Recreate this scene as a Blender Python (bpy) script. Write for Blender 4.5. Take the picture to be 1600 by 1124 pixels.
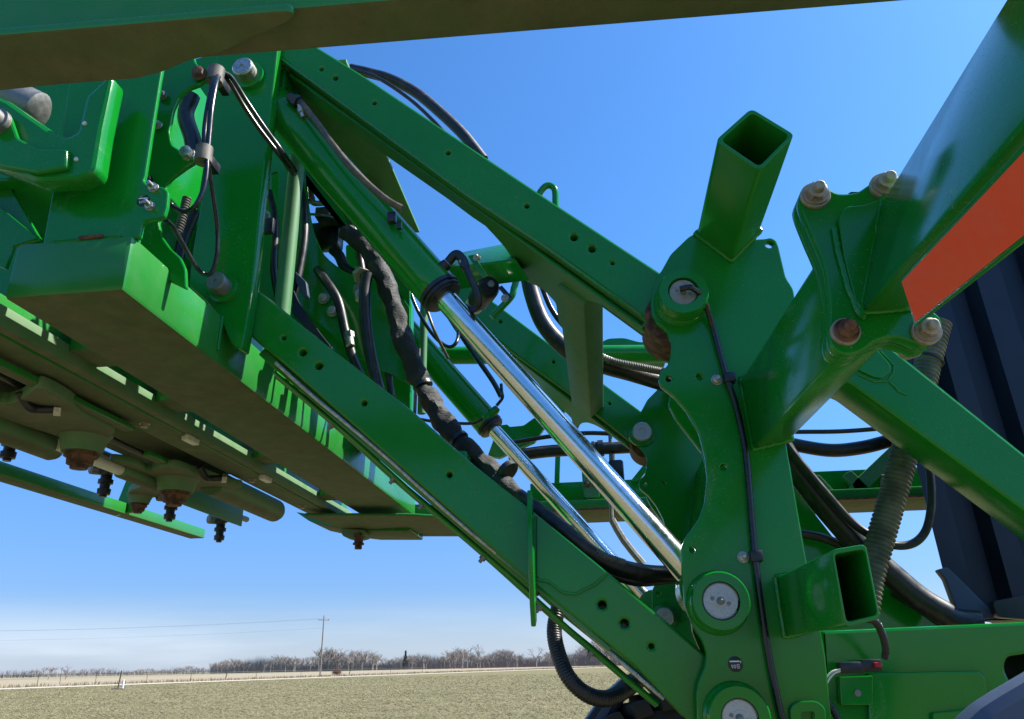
import bpy, bmesh, math, random
from mathutils import Vector, Matrix
random.seed(7)
for o in list(bpy.data.objects): bpy.data.objects.remove(o)
S = bpy.context.scene
COL = S.collection
R = math.radians

# ---------------------------------------------------------------- camera
F_PX, CX, CY = 1200.0, 800.0, 562.0
PITCH, ROLL, YAW, CAM_H = R(21.65), R(1.15), R(6.0), 1.55
fw0 = Vector((-math.sin(YAW), math.cos(YAW), 0)); rt0 = Vector((math.cos(YAW), math.sin(YAW), 0))
FW = fw0*math.cos(PITCH) + Vector((0,0,math.sin(PITCH)))
up_ = -fw0*math.sin(PITCH) + Vector((0,0,math.cos(PITCH)))
RT = rt0*math.cos(ROLL) - up_*math.sin(ROLL)
UP = rt0*math.sin(ROLL) + up_*math.cos(ROLL)
CAM = Vector((0,0,CAM_H))
cd = bpy.data.cameras.new('camera'); cd.sensor_width = 36; cd.lens = 36*F_PX/1600
cd.clip_start = 0.02; cd.clip_end = 5000
co = bpy.data.objects.new('camera', cd); COL.objects.link(co)
m3 = Matrix((RT, UP, -FW)).transposed()
co.matrix_world = Matrix.Translation(CAM) @ m3.to_4x4()
S.camera = co

# ---------------------------------------------------------------- sky and sun
SUN = Vector((0.62, 0.14, 0.77)).normalized()
el = math.asin(SUN.z); az = math.atan2(SUN.x, SUN.y)
w = bpy.data.worlds.new('World'); S.world = w; w.use_nodes = True
nt = w.node_tree; nt.nodes.clear()
def wn(t, **k):
    n = nt.nodes.new(t)
    for a, b in k.items(): setattr(n, a, b)
    return n
out = wn('ShaderNodeOutputWorld'); bg = wn('ShaderNodeBackground'); bg.inputs[1].default_value = 0.075
sky = wn('ShaderNodeTexSky', sky_type='NISHITA', sun_disc=False)
sky.sun_elevation = el; sky.sun_rotation = az; sky.air_density = 1.0; sky.dust_density = 1.5; sky.ozone_density = 3.0; sky.altitude = 400
# thin low cloud bank near the horizon
tc = wn('ShaderNodeTexCoord'); sp = wn('ShaderNodeSeparateXYZ'); nt.links.new(tc.outputs['Generated'], sp.inputs[0])
mp = wn('ShaderNodeMapping'); mp.inputs['Scale'].default_value = (1.2, 1.2, 9.0); mp.inputs['Location'].default_value = (0.35, 0.2, 0.1); nt.links.new(tc.outputs['Generated'], mp.inputs[0])
nz = wn('ShaderNodeTexNoise'); nz.inputs['Scale'].default_value = 1.6; nz.inputs['Detail'].default_value = 7; nz.inputs['Roughness'].default_value = 0.55
nt.links.new(mp.outputs[0], nz.inputs['Vector'])
r1 = wn('ShaderNodeMapRange', interpolation_type='SMOOTHSTEP'); r1.inputs[1].default_value = 0.40; r1.inputs[2].default_value = 0.75; nt.links.new(nz.outputs[0], r1.inputs[0])
r2 = wn('ShaderNodeMapRange', interpolation_type='SMOOTHSTEP'); r2.inputs[1].default_value = 0.095; r2.inputs[2].default_value = -0.01; nt.links.new(sp.outputs[2], r2.inputs[0])
r1.inputs[3].default_value = 0.5; r1.inputs[4].default_value = 1.0
mu = wn('ShaderNodeMath', operation='MULTIPLY'); nt.links.new(r1.outputs[0], mu.inputs[0]); nt.links.new(r2.outputs[0], mu.inputs[1])
mu2 = wn('ShaderNodeMath', operation='MULTIPLY'); nt.links.new(mu.outputs[0], mu2.inputs[0]); mu2.inputs[1].default_value = 0.86
mx = wn('ShaderNodeMixRGB'); mx.inputs[2].default_value = (6.3, 6.9, 7.7, 1)
tint = wn('ShaderNodeMixRGB', blend_type='MULTIPLY'); tint.inputs[0].default_value = 1
tel = wn('ShaderNodeMapRange', interpolation_type='SMOOTHSTEP'); tel.inputs[1].default_value = 0.0; tel.inputs[2].default_value = 0.45; nt.links.new(sp.outputs[2], tel.inputs[0])
tcol = wn('ShaderNodeMixRGB'); tcol.inputs[1].default_value = (0.52, 0.70, 1.08, 1); tcol.inputs[2].default_value = (0.56, 1.10, 1.60, 1); nt.links.new(tel.outputs[0], tcol.inputs[0]); nt.links.new(tcol.outputs[0], tint.inputs[2])
nt.links.new(sky.outputs[0], tint.inputs[1]); nt.links.new(tint.outputs[0], mx.inputs[1]); nt.links.new(mu2.outputs[0], mx.inputs[0])
nt.links.new(mx.outputs[0], bg.inputs[0]); nt.links.new(bg.outputs[0], out.inputs[0])
sd = bpy.data.lights.new('sun', 'SUN'); sd.energy = 5.0; sd.angle = R(0.53); sd.color = (1.0, 0.95, 0.86)
so = bpy.data.objects.new('sun', sd); COL.objects.link(so); so.location = (20, 10, 30)
so.rotation_euler = SUN.to_track_quat('Z', 'Y').to_euler()
S.view_settings.view_transform = 'Standard'; S.view_settings.look = 'None'; S.view_settings.gamma = 1
S.view_settings.exposure = 1.15; S.view_settings.use_curve_mapping = False
S.render.engine = 'CYCLES'
S.cycles.max_bounces = 8; S.cycles.diffuse_bounces = 5; S.cycles.glossy_bounces = 4

# ---------------------------------------------------------------- pixel helpers (1600x1124 photo pixels -> directions)
def ray(x, y): return FW + RT*((x-CX)/F_PX) - UP*((y-CY)/F_PX)
def P(x, y, Y): d = ray(x, y); return CAM + d*(Y/d.y)
def PZ(x, y, Z): d = ray(x, y); return CAM + d*((Z-CAM.z)/d.z)
def PX_(x, y, X): d = ray(x, y); return CAM + d*(X/d.x)
def PN(x, y, p0, n): d = ray(x, y); return CAM + d*((p0-CAM).dot(n)/d.dot(n))
def px2m(n, p): return n*(Vector(p)-CAM).dot(FW)/F_PX

# ---------------------------------------------------------------- materials
def mat(name):
    m = bpy.data.materials.new(name); m.use_nodes = True
    return m, m.node_tree, m.node_tree.nodes['Principled BSDF']
def nd(t, ty, **k):
    n = t.nodes.new(ty)
    for a, b in k.items(): setattr(n, a, b)
    return n
def noise(t, scale, detail=4, rough=0.55, stretch=None, dist=0.0):
    tcn = nd(t, 'ShaderNodeTexCoord'); mpn = nd(t, 'ShaderNodeMapping')
    if stretch: mpn.inputs['Scale'].default_value = stretch
    t.links.new(tcn.outputs['Object'], mpn.inputs[0])
    n = nd(t, 'ShaderNodeTexNoise'); n.inputs['Scale'].default_value = scale; n.inputs['Detail'].default_value = detail
    n.inputs['Roughness'].default_value = rough; n.inputs['Distortion'].default_value = dist
    t.links.new(mpn.outputs[0], n.inputs['Vector']); return n.outputs[0]
def mrange(t, s, a, b, c=0.0, d=1.0):
    n = nd(t, 'ShaderNodeMapRange'); n.inputs[1].default_value = a; n.inputs[2].default_value = b
    n.inputs[3].default_value = c; n.inputs[4].default_value = d
    t.links.new(s, n.inputs[0]); return n.outputs[0]
def math_(t, op, a, b):
    n = nd(t, 'ShaderNodeMath', operation=op)
    for i, v in enumerate((a, b)):
        if isinstance(v, (int, float)): n.inputs[i].default_value = v
        else: t.links.new(v, n.inputs[i])
    return n.outputs[0]
def mix(t, f, a, b):
    n = nd(t, 'ShaderNodeMixRGB')
    for i, v in enumerate((f, a, b)):
        if isinstance(v, (int, float)): n.inputs[i].default_value = v
        elif isinstance(v, tuple): n.inputs[i].default_value = (*v, 1)
        else: t.links.new(v, n.inputs[i])
    return n.outputs[0]
def paint(name, base=(0.0015, 0.185, 0.0125), under=0.10, dust=0.018, rough=0.14, dcol=(0.105, 0.088, 0.054), spots=0.9, scuff=0.30):
    m, t, b = mat(name)
    n1 = noise(t, 2.3, 5); n2 = noise(t, 19, 6, 0.65); n3 = noise(t, 210, 3, 0.6); n4 = noise(t, 6, 6, 0.65, (1, 1, 0.25), 0.6)
    n5 = noise(t, 5.5, 7, 0.72, (1, 1, 1), 1.2); n6 = noise(t, 42, 4, 0.7, (1, 1, 0.06)); n7 = noise(t, 330, 2, 0.5)
    col = mix(t, mrange(t, n1, 0.3, 0.7), tuple(c*0.88 for c in base), tuple(c*1.12 for c in base))
    g = nd(t, 'ShaderNodeNewGeometry'); s = nd(t, 'ShaderNodeSeparateXYZ'); t.links.new(g.outputs['Normal'], s.inputs[0])
    dn = mrange(t, s.outputs[2], -0.35, -0.75)                         # mud spray sticks to undersides
    mud = math_(t, 'MULTIPLY', math_(t, 'MULTIPLY', dn, under), mrange(t, n4, 0.25, 0.75, 0.66, 1.0))
    film = math_(t, 'MULTIPLY', mrange(t, n2, 0.30, 0.70, 0.45, 1.0), dust)
    patch = math_(t, 'MULTIPLY', math_(t, 'MULTIPLY', mrange(t, n5, 0.56, 0.72), mrange(t, n3, 0.38, 0.62)), scuff)   # dried spray patches
    drip = math_(t, 'MULTIPLY', math_(t, 'MULTIPLY', mrange(t, n6, 0.60, 0.72), mrange(t, n1, 0.42, 0.6)), 0.16)        # run marks
    speck = math_(t, 'MULTIPLY', math_(t, 'MULTIPLY', mrange(t, n7, 0.66, 0.73), mrange(t, n1, 0.4, 0.62)), spots*0.6)
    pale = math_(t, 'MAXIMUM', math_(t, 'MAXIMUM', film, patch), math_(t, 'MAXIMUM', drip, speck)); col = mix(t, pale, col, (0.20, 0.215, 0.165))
    f = math_(t, 'MAXIMUM', mud, math_(t, 'MULTIPLY', pale, 0.6))
    dc = mix(t, mrange(t, n2, 0.3, 0.7), tuple(c*0.75 for c in dcol), tuple(c*1.2 for c in dcol))
    dc = mix(t, math_(t, 'MULTIPLY', mrange(t, n5, 0.6, 0.74), math_(t, 'MULTIPLY', dn, 0.7)), dc, (0.085, 0.045, 0.025))  # rusty stains below
    dc = mix(t, math_(t, 'MULTIPLY', mrange(t, n3, 0.55, 0.7), 0.3), dc, tuple(c*0.4 for c in dcol))
    t.links.new(mix(t, mud, col, dc), b.inputs['Base Color'])
    t.links.new(math_(t, 'MAXIMUM', mrange(t, f, 0.0, 0.5, rough, 0.85), mrange(t, n2, 0.3, 0.8, rough*0.7, rough*1.7)), b.inputs['Roughness'])
    b.inputs['Specular IOR Level'].default_value = 0.42; b.inputs['Coat Weight'].default_value = 0.0
    bp = nd(t, 'ShaderNodeBump'); bp.inputs['Strength'].default_value = 0.05; bp.inputs['Distance'].default_value = 0.002
    t.links.new(n2, bp.inputs['Height']); t.links.new(bp.outputs[0], b.inputs['Normal'])
    return m
def simple(name, c, rough=0.5, metal=0.0, var=0.2, nscale=30, c2=None, lo=0.4, hi=0.65, bump=0.0):
    m, t, b = mat(name)
    n = noise(t, nscale, 5)
    b_ = tuple(x*(1-var) for x in c); a_ = c2 or tuple(min(1, x*(1+var)) for x in c)
    t.links.new(mix(t, mrange(t, n, lo, hi), b_, a_), b.inputs['Base Color'])
    t.links.new(mrange(t, n, 0.3, 0.7, rough*0.8, min(1, rough*1.2)), b.inputs['Roughness'])
    b.inputs['Metallic'].default_value = metal
    if bump:
        bp = nd(t, 'ShaderNodeBump'); bp.inputs['Strength'].default_value = bump; bp.inputs['Distance'].default_value = 0.003
        t.links.new(n, bp.inputs['Height']); t.links.new(bp.outputs[0], b.inputs['Normal'])
    return m
M = {}
M['green'] = paint('green_paint')
M['muddy'] = paint('green_paint_muddy_underside', under=0.97, dust=0.15)
M['dustygreen'] = paint('green_paint_dusty', under=0.32, dust=0.05, scuff=0.5)
M['cast'] = paint('green_paint_casting', under=0.93, dust=0.75, rough=0.4)
M['lit'] = paint('green_paint_lit', base=(0.008, 0.18, 0.03), under=0.3, dust=0.38, rough=0.42, dcol=(0.17, 0.20, 0.12))  # paler copy of the green paint, with light put into its colour
M['chrome'] = simple('chrome_rod', (0.68, 0.69, 0.71), 0.19, 1.0, 0.05, 90)
M['rubber'] = simple('black_rubber', (0.012, 0.012, 0.014), 0.42, 0, 0.3, 40, c2=(0.05, 0.045, 0.04), lo=0.5, hi=0.85)
M['cable'] = simple('black_cable', (0.010, 0.011, 0.014), 0.28, 0, 0.3, 60)
M['conduit'] = simple('dusty_conduit', (0.095, 0.080, 0.064), 0.6, 0, 0.3, 25, c2=(0.16, 0.135, 0.105))
M['sleeve'] = simple('woven_sleeve', (0.020, 0.021, 0.020), 0.7, 0, 0.4, 9, c2=(0.058, 0.054, 0.047), lo=0.5, hi=0.72)
_t = M['sleeve'].node_tree; _b = _t.nodes['Principled BSDF']; _bp = nd(_t, 'ShaderNodeBump'); _bp.inputs['Strength'].default_value = 0.9; _bp.inputs['Distance'].default_value = 0.004
_t.links.new(math_(_t, 'ADD', noise(_t, 60, 4, 0.6, (1, 1, 3.0), 0.8), math_(_t, 'MULTIPLY', noise(_t, 600, 1), 0.15)), _bp.inputs['Height']); _t.links.new(_bp.outputs[0], _b.inputs['Normal'])
M['steel'] = simple('zinc_steel', (0.42, 0.41, 0.37), 0.42, 0.85, 0.25, 120)
M['dullsteel'] = simple('dull_steel', (0.20, 0.20, 0.19), 0.5, 0.6, 0.12, 60)
M['rust'] = simple('rusty_steel', (0.10, 0.045, 0.025), 0.85, 0.1, 0.5, 45, c2=(0.20, 0.10, 0.06))
M['rustysteel'] = simple('rust_tinged_steel', (0.42, 0.38, 0.32), 0.55, 0.45, 0.15, 60, c2=(0.20, 0.10, 0.06), lo=0.52, hi=0.8)
M['pinface'] = simple('worn_pin_face', (0.48, 0.48, 0.47), 0.45, 0.75, 0.12, 260, c2=(0.30, 0.29, 0.27), lo=0.5, hi=0.75)
M['plastic'] = simple('black_plastic', (0.012, 0.013, 0.018), 0.38, 0, 0.25, 50)
M['tank'] = simple('navy_tank_plastic', (0.013, 0.019, 0.036), 0.40, 0, 0.15, 5, bump=0.15)
M['tank'].node_tree.nodes['Principled BSDF'].inputs['Specular IOR Level'].default_value = 0.3
M['blueplate'] = simple('blue_grey_panel', (0.045, 0.065, 0.115), 0.5, 0, 0.1, 6)
M['orange'] = simple('fluorescent_orange_sheet', (1.0, 0.085, 0.012), 0.6, 0, 0.02, 50)
_t = M['orange'].node_tree; _b = _t.nodes['Principled BSDF']; _v = nd(_t, 'ShaderNodeTexVoronoi', feature='DISTANCE_TO_EDGE'); _v.inputs['Scale'].default_value = 260
_tc = nd(_t, 'ShaderNodeTexCoord'); _t.links.new(_tc.outputs['Object'], _v.inputs['Vector'])
_l = _b.inputs['Base Color'].links[0].from_socket
_t.links.new(mix(_t, mrange(_t, _v.outputs['Distance'], 0.0, 0.06, 0.14, 0.0), mix(_t, mrange(_t, noise(_t, 40, 6, 0.7), 0.62, 0.8, 0.0, 0.3), _l, (0.45, 0.12, 0.06)), (0.6, 0.05, 0.02)), _b.inputs['Base Color'])
M['white'] = simple('white_print', (0.8, 0.8, 0.78), 0.5, 0, 0.05)
M['decal'] = simple('black_decal', (0.008, 0.008, 0.010), 0.35, 0, 0.1)
M['wire'] = simple('white_wire', (0.62, 0.60, 0.55), 0.5, 0, 0.1)
M['red'] = simple('red_clip', (0.35, 0.01, 0.02), 0.4, 0, 0.1)
M['brownhose'] = simple('tan_brown_hose', (0.10, 0.075, 0.04), 0.4, 0, 0.3, 40)
M['tyre'] = simple('tyre_rubber', (0.018, 0.017, 0.016), 0.8, 0, 0.3, 20)
M['wood'] = simple('grey_weathered_wood', (0.20, 0.17, 0.14), 0.9, 0, 0.3, 6)
M['post'] = simple('dark_fence_wood', (0.10, 0.075, 0.055), 0.9, 0, 0.3, 9)
M['bark'] = simple('bare_branches', (0.215, 0.185, 0.165), 0.95, 0, 0.25, 0.05)
M['bark2'] = simple('reddish_bare_branches', (0.24, 0.15, 0.11), 0.95, 0, 0.25, 1)
M['cedar'] = simple('cedar_foliage', (0.035, 0.05, 0.03), 0.95, 0, 0.3, 0.3)
M['drygrass'] = simple('dry_grass', (0.27, 0.23, 0.135), 0.95, 0, 0.25, 0.3)
M['wheat'] = simple('green_wheat_blades', (0.172, 0.172, 0.078), 0.9, 0, 0.2, 0.4, c2=(0.25, 0.215, 0.12))

# ---------------------------------------------------------------- object helpers
def tag(o, label=None, cat=None, group=None, kind=None):
    if label: o['label'] = label
    if cat: o['category'] = cat
    if group: o['group'] = group
    if kind: o['kind'] = kind
    return o
def thing(name, loc, label, cat, group=None):
    o = bpy.data.objects.new(name, None); COL.objects.link(o); o.location = loc; o.empty_display_size = 0.05
    o['loc0'] = list(loc)
    return tag(o, label, cat, group)
def inv_world(p):
    v = Vector((0,0,0)); q = p
    while q is not None: v = v + Vector(q.location); q = q.parent
    return Matrix.Translation(-v)
def link(name, me, m, parent=None, smooth=False, centre=True):
    if centre and len(me.vertices):
        c = sum((v.co for v in me.vertices), Vector()) / len(me.vertices)
        me.transform(Matrix.Translation(-c))
    else: c = Vector((0,0,0))
    o = bpy.data.objects.new(name, me); COL.objects.link(o)
    if m is not None: me.materials.append(M[m] if isinstance(m, str) else m)
    if parent is not None:
        o.parent = parent; base = Vector((0,0,0)); q = parent
        while q is not None: base += Vector(q.location); q = q.parent
        o.location = c - base
    else: o.location = c
    if smooth:
        me.polygons.foreach_set('use_smooth', [True]*len(me.polygons))
        me.set_sharp_from_angle(angle=R(38))
    me.update(); return o
def fillet(pts, r):
    """round the corners of a pixel polygon; a point may carry its own radius"""
    n = len(pts); outp = []
    for i in range(n):
        p = Vector(pts[i][:2]); a = Vector(pts[i-1][:2]); b = Vector(pts[(i+1) % n][:2])
        rr = pts[i][2] if len(pts[i]) > 2 else r
        u = a-p; v = b-p
        if rr <= 0 or u.length < 1e-6 or v.length < 1e-6: outp.append(p); continue
        d = min(rr, u.length*0.48, v.length*0.48)
        s = p+u.normalized()*d; e = p+v.normalized()*d
        if u.angle(-v, 0) < 0.12: outp.append(p); continue
        for k in range(5):
            q = k/4; outp.append(s*(1-q)**2 + p*2*q*(1-q) + e*q*q)
    return outp
def smooth_closed(pts, k=4):
    n = len(pts); o = []
    for i in range(n):
        p0, p1, p2, p3 = [Vector(pts[(i+j-1) % n][:2]) for j in range(4)]
        for q in range(k):
            t = q/k
            o.append(0.5*((2*p1)+(p2-p0)*t+(2*p0-5*p1+4*p2-p3)*t*t+(3*p1-p0-3*p2+p3)*t**3))
    return o
def poly_mesh(outer, holes, th, bev=0.002):
    """outline (u,v) in metres, extruded +-th/2 along w with a rounded edge"""
    cu = bpy.data.curves.new('tmp', 'CURVE'); cu.dimensions = '2D'; cu.fill_mode = 'BOTH'
    for loop in [outer]+holes:
        s = cu.splines.new('POLY'); s.points.add(len(loop)-1); s.use_cyclic_u = True
        for i, p in enumerate(loop): s.points[i].co = (p[0], p[1], 0, 1)
    bev = min(bev, th*0.4)
    cu.extrude = th/2-bev; cu.bevel_depth = bev; cu.bevel_resolution = 1; cu.offset = -bev
    ob = bpy.data.objects.new('tmp', cu); me = bpy.data.meshes.new_from_object(ob)
    bpy.data.objects.remove(ob); bpy.data.curves.remove(cu); me.materials.clear()
    return me
def circ(c, r, n=14): return [(c[0]+r*math.cos(2*math.pi*i/n), c[1]+r*math.sin(2*math.pi*i/n)) for i in range(n)]
def plate(name, pts, Y, th, m, parent=None, r=4, holes=(), bev=0.002, dy=0.0, smooth=False, cuts=()):
    """plate in an X-Z plane, traced at depth Y, th thick away from the camera; holes (x, y, radius px)"""
    loop = smooth_closed(pts) if smooth else fillet(pts, r)
    f = lambda q: (lambda w: (w.x, w.z))(P(q[0], q[1], Y))
    hl = []
    for h in holes: hl.append(circ(f(h), px2m(h[2], P(h[0], h[1], Y))))
    for c in cuts: hl.append([f(q) for q in (smooth_closed(c) if len(c) > 4 else fillet(c, 5))])
    me = poly_mesh([f(q) for q in loop], hl, th, bev)
    me.transform(Matrix.Translation((0, Y+th/2+dy, 0)) @ Matrix.Rotation(R(90), 4, 'X'))
    return link(name, me, m, parent, True)
def plate_on(name, pts3, n, th, m, parent=None, bev=0.002):
    """plate from coplanar 3-D points, thickened th along n"""
    n = n.normalized(); u = (pts3[1]-pts3[0]).normalized(); u = (u-n*u.dot(n)).normalized(); v = n.cross(u); o0 = pts3[0]
    me = poly_mesh([((p-o0).dot(u), (p-o0).dot(v)) for p in pts3], [], th, bev)
    mx_ = Matrix.Identity(4)
    for i in range(3): mx_[i][0] = u[i]; mx_[i][1] = v[i]; mx_[i][2] = n[i]; mx_[i][3] = (o0+n*th/2)[i]
    me.transform(mx_); return link(name, me, m, parent, True)
def from_bm(name, bm, m, parent=None, smooth=True):
    bmesh.ops.recalc_face_normals(bm, faces=bm.faces[:])
    me = bpy.data.meshes.new(name); bm.to_mesh(me); bm.free()
    return link(name, me, m, parent, smooth)
def box(name, lo, hi, m, parent=None, bev=0.004):
    bm = bmesh.new(); bmesh.ops.create_cube(bm, size=1)
    for v in bm.verts: v.co = Vector([(lo[i]+hi[i])/2+v.co[i]*(hi[i]-lo[i]) for i in range(3)])
    if bev: bmesh.ops.bevel(bm, geom=bm.edges[:], offset=bev, segments=2, affect='EDGES', profile=0.5)
    return from_bm(name, bm, m, parent)
def hull_box(name, a, b, m, parent=None, bev=0.006):
    """loft between two quads (lists of 4 points)"""
    bm = bmesh.new(); va = [bm.verts.new(p) for p in a]; vb = [bm.verts.new(p) for p in b]; n = len(a)
    bm.faces.new(va); bm.faces.new(vb[::-1])
    for i in range(n): bm.faces.new((va[i], vb[i], vb[(i+1) % n], va[(i+1) % n]))
    bmesh.ops.recalc_face_normals(bm, faces=bm.faces[:])
    if bev: bmesh.ops.bevel(bm, geom=bm.edges[:], offset=bev, segments=2, affect='EDGES', profile=0.5)
    return from_bm(name, bm, m, parent)
def frame(d):
    d = d.normalized(); u = d.cross(Vector((0,0,1)))
    if u.length < 1e-3: u = Vector((1,0,0))
    u.normalize(); return d, u, d.cross(u)
def lathe(name, p0, p1, prof, m, parent=None, n=28, rot=0):
    """prof: list of (distance along p0->p1 in metres, radius)"""
    d, u, v = frame(Vector(p1)-Vector(p0)); bm = bmesh.new(); rings = []
    for t, r in prof:
        c = Vector(p0)+d*t
        rings.append([bm.verts.new(c+(u*math.cos(2*math.pi*i/n+rot)+v*math.sin(2*math.pi*i/n+rot))*max(r, 1e-5)) for i in range(n)])
    for a, b in zip(rings, rings[1:]):
        for i in range(n): bm.faces.new((a[i], a[(i+1) % n], b[(i+1) % n], b[i]))
    bm.faces.new(rings[0]); bm.faces.new(rings[-1][::-1])
    return from_bm(name, bm, m, parent)
def catmull(pts, k=8):
    pts = [Vector(p) for p in pts]; pts = [pts[0]*2-pts[1]]+pts+[pts[-1]*2-pts[-2]]; o = []
    for i in range(1, len(pts)-2):
        p0, p1, p2, p3 = pts[i-1:i+3]
        for q in range(k):
            t = q/k; o.append(0.5*((2*p1)+(p2-p0)*t+(2*p0-5*p1+4*p2-p3)*t*t+(3*p1-p0-3*p2+p3)*t**3))
    o.append(pts[-2]); return o
def sweep(bm, path, rad, n=10):
    d, u, v = frame(path[1]-path[0]); prev = None
    for i, p in enumerate(path):
        t = (path[min(i+1, len(path)-1)]-path[max(i-1, 0)]).normalized()
        u = (u-t*u.dot(t)).normalized(); v = t.cross(u); r = rad(i) if callable(rad) else rad
        ring = [bm.verts.new(p+(u*math.cos(2*math.pi*j/n)+v*math.sin(2*math.pi*j/n))*(r(j) if callable(r) else r)) for j in range(n)]
        if prev:
            for j in range(n): bm.faces.new((prev[j], prev[(j+1) % n], ring[(j+1) % n], ring[j]))
        else: bm.faces.new(ring)
        prev = ring
    bm.faces.new(prev[::-1])
def tube(name, pts, r, m, parent=None, n=10, k=8, corr=0.0, pitch=0.008):
    path = catmull(pts, k)
    if corr:
        L = [0.0]
        for a, b in zip(path, path[1:]): L.append(L[-1]+(b-a).length)
        N = max(8, int(L[-1]/pitch)*4); q = []; j = 0
        for i in range(N+1):
            s = L[-1]*i/N
            while j < len(L)-2 and L[j+1] < s: j += 1
            f = (s-L[j])/max(1e-9, L[j+1]-L[j]); q.append(path[j].lerp(path[j+1], min(1, f)))
        path = q; rad = lambda i: r*(1+(corr if i % 4 in (0, 1) else -corr))
    else: rad = r
    bm = bmesh.new(); sweep(bm, path, rad, n); return from_bm(name, bm, m, parent)
def hosepx(name, pts, wpx, m, label, parent=None, corr=0, pitch=0.008, group=None, cat='hose', n=10):
    """hose through photo pixels (x, y, depth Y)"""
    q = [P(*p) for p in pts]; mid = q[len(q)//2]
    o = tube(name, q, px2m(wpx, mid)/2, m, parent, n, 8, corr, pitch)
    if parent is None: tag(o, label, cat, group)
    return o
NY = Vector((0,-1,0))
def bolt(c, r, parent, m='steel', axis=NY, head=0.6, washer=1.35, stud=0.0, name='bolt'):
    """hex head with washer, optional threaded stud, one mesh"""
    d, u, v = frame(axis); bm = bmesh.new(); c = Vector(c)
    def cyl(a, b, ra, rb, n, ph=0):
        A = [bm.verts.new(c+d*a+(u*math.cos(2*math.pi*i/n+ph)+v*math.sin(2*math.pi*i/n+ph))*ra) for i in range(n)]
        B = [bm.verts.new(c+d*b+(u*math.cos(2*math.pi*i/n+ph)+v*math.sin(2*math.pi*i/n+ph))*rb) for i in range(n)]
        for i in range(n): bm.faces.new((A[i], A[(i+1) % n], B[(i+1) % n], B[i]))
        bm.faces.new(A[::-1]); bm.faces.new(B)
    ph = random.random()
    z = -r*0.02
    if washer: cyl(z, r*0.22, r*washer, r*washer*0.97, 18); z = r*0.2
    cyl(z, z+r*head, r, r, 6, ph); cyl(z+r*head-r*0.01, z+r*(head+0.1), r*0.97, r*0.78, 12, ph)
    if stud: cyl(z, z+r*(head+stud), r*0.56, r*0.56, 12); cyl(z+r*(head+stud)-1e-4, z+r*(head+stud+0.12), r*0.56, r*0.42, 12)
    return from_bm(name, bm, m, parent)
def boltpx(x, y, Y, rpx, parent, m='steel', **k):
    c = P(x, y, Y); return bolt(c, px2m(rpx, c), parent, m, **k)
def boss(x, y, Y, rpx, depth, parent, m='green', face='pinface', rin=0.55, name='pin_boss', dy=0, fit=True):
    c = P(x, y, Y); c.y += dy; r = px2m(rpx, c)
    o = lathe(name, c+Vector((0, 0.002, 0)), c+NY, [(0, r*1.12), (depth*0.3, r*1.06), (depth*0.36, r), (depth*0.9, r), (depth, r*0.95), (depth, r*rin*1.06), (depth*0.5, r*rin*1.05)], m, parent, 40)
    q = lathe('pin', c, c+NY, [(0, r*rin), (depth*0.80, r*rin), (depth*0.86, r*rin*0.95)], face, o, 32)
    return o
def weld(pts, r, parent, closed=False, m='green', name='weld_bead'):
    p = [Vector(q) for q in pts]
    if closed: p.append(p[0])
    path = []
    for a, b in zip(p, p[1:]):
        n = max(2, int((b-a).length/0.005))
        for i in range(n): path.append(a.lerp(b, i/n)+Vector([random.uniform(-1, 1)*r*0.12 for _ in range(3)]))
    path.append(p[-1]); bm = bmesh.new(); sweep(bm, path, lambda i: r*(0.94+0.11*(i % 2)), 8)
    return from_bm(name, bm, m, parent)

# ================================================================= SETTING
def ground_mat():
    m, t, b = mat('winter_wheat_field')
    nA = noise(t, 0.10, 5, 0.65, (0.6, 4.5, 1)); nB = noise(t, 2.2, 6, 0.75); nC = noise(t, 14, 4, 0.7)
    rows = nd(t, 'ShaderNodeTexWave', wave_type='BANDS', bands_direction='Y'); rows.inputs['Scale'].default_value = 0.55; rows.inputs['Distortion'].default_value = 2.5; rows.inputs['Detail'].default_value = 3
    tcn = nd(t, 'ShaderNodeTexCoord'); t.links.new(tcn.outputs['Object'], rows.inputs['Vector'])
    base = mix(t, mrange(t, nB, 0.28, 0.72), (0.165, 0.138, 0.076), (0.108, 0.112, 0.048))
    base = mix(t, mrange(t, nA, 0.42, 0.58, 0.0, 0.85), base, (0.20, 0.165, 0.092))
    base = mix(t, math_(t, 'MULTIPLY', rows.outputs[1], 0.25), base, (0.085, 0.10, 0.035))
    base = mix(t, mrange(t, nC, 0.58, 0.8, 0.0, 0.18), base, (0.09, 0.08, 0.045))
    t.links.new(base, b.inputs['Base Color']); b.inputs['Roughness'].default_value = 0.95
    b.inputs['Specular IOR Level'].default_value = 0.1
    bp = nd(t, 'ShaderNodeBump'); bp.inputs['Strength'].default_value = 0.6; bp.inputs['Distance'].default_value = 0.05
    t.links.new(nC, bp.inputs['Height']); t.links.new(bp.outputs[0], b.inputs['Normal'])
    return m
def strip(name, pts, z, m, kind='structure'):
    bm = bmesh.new(); bm.faces.new([bm.verts.new((x, y, z)) for x, y in pts])
    o = from_bm(name, bm, m, None, False); o['kind'] = kind; return o
strip('field_ground', [(-2500, -300), (2500, -300), (2500, 3500), (-2500, 3500)], 0.0, ground_mat())
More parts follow.
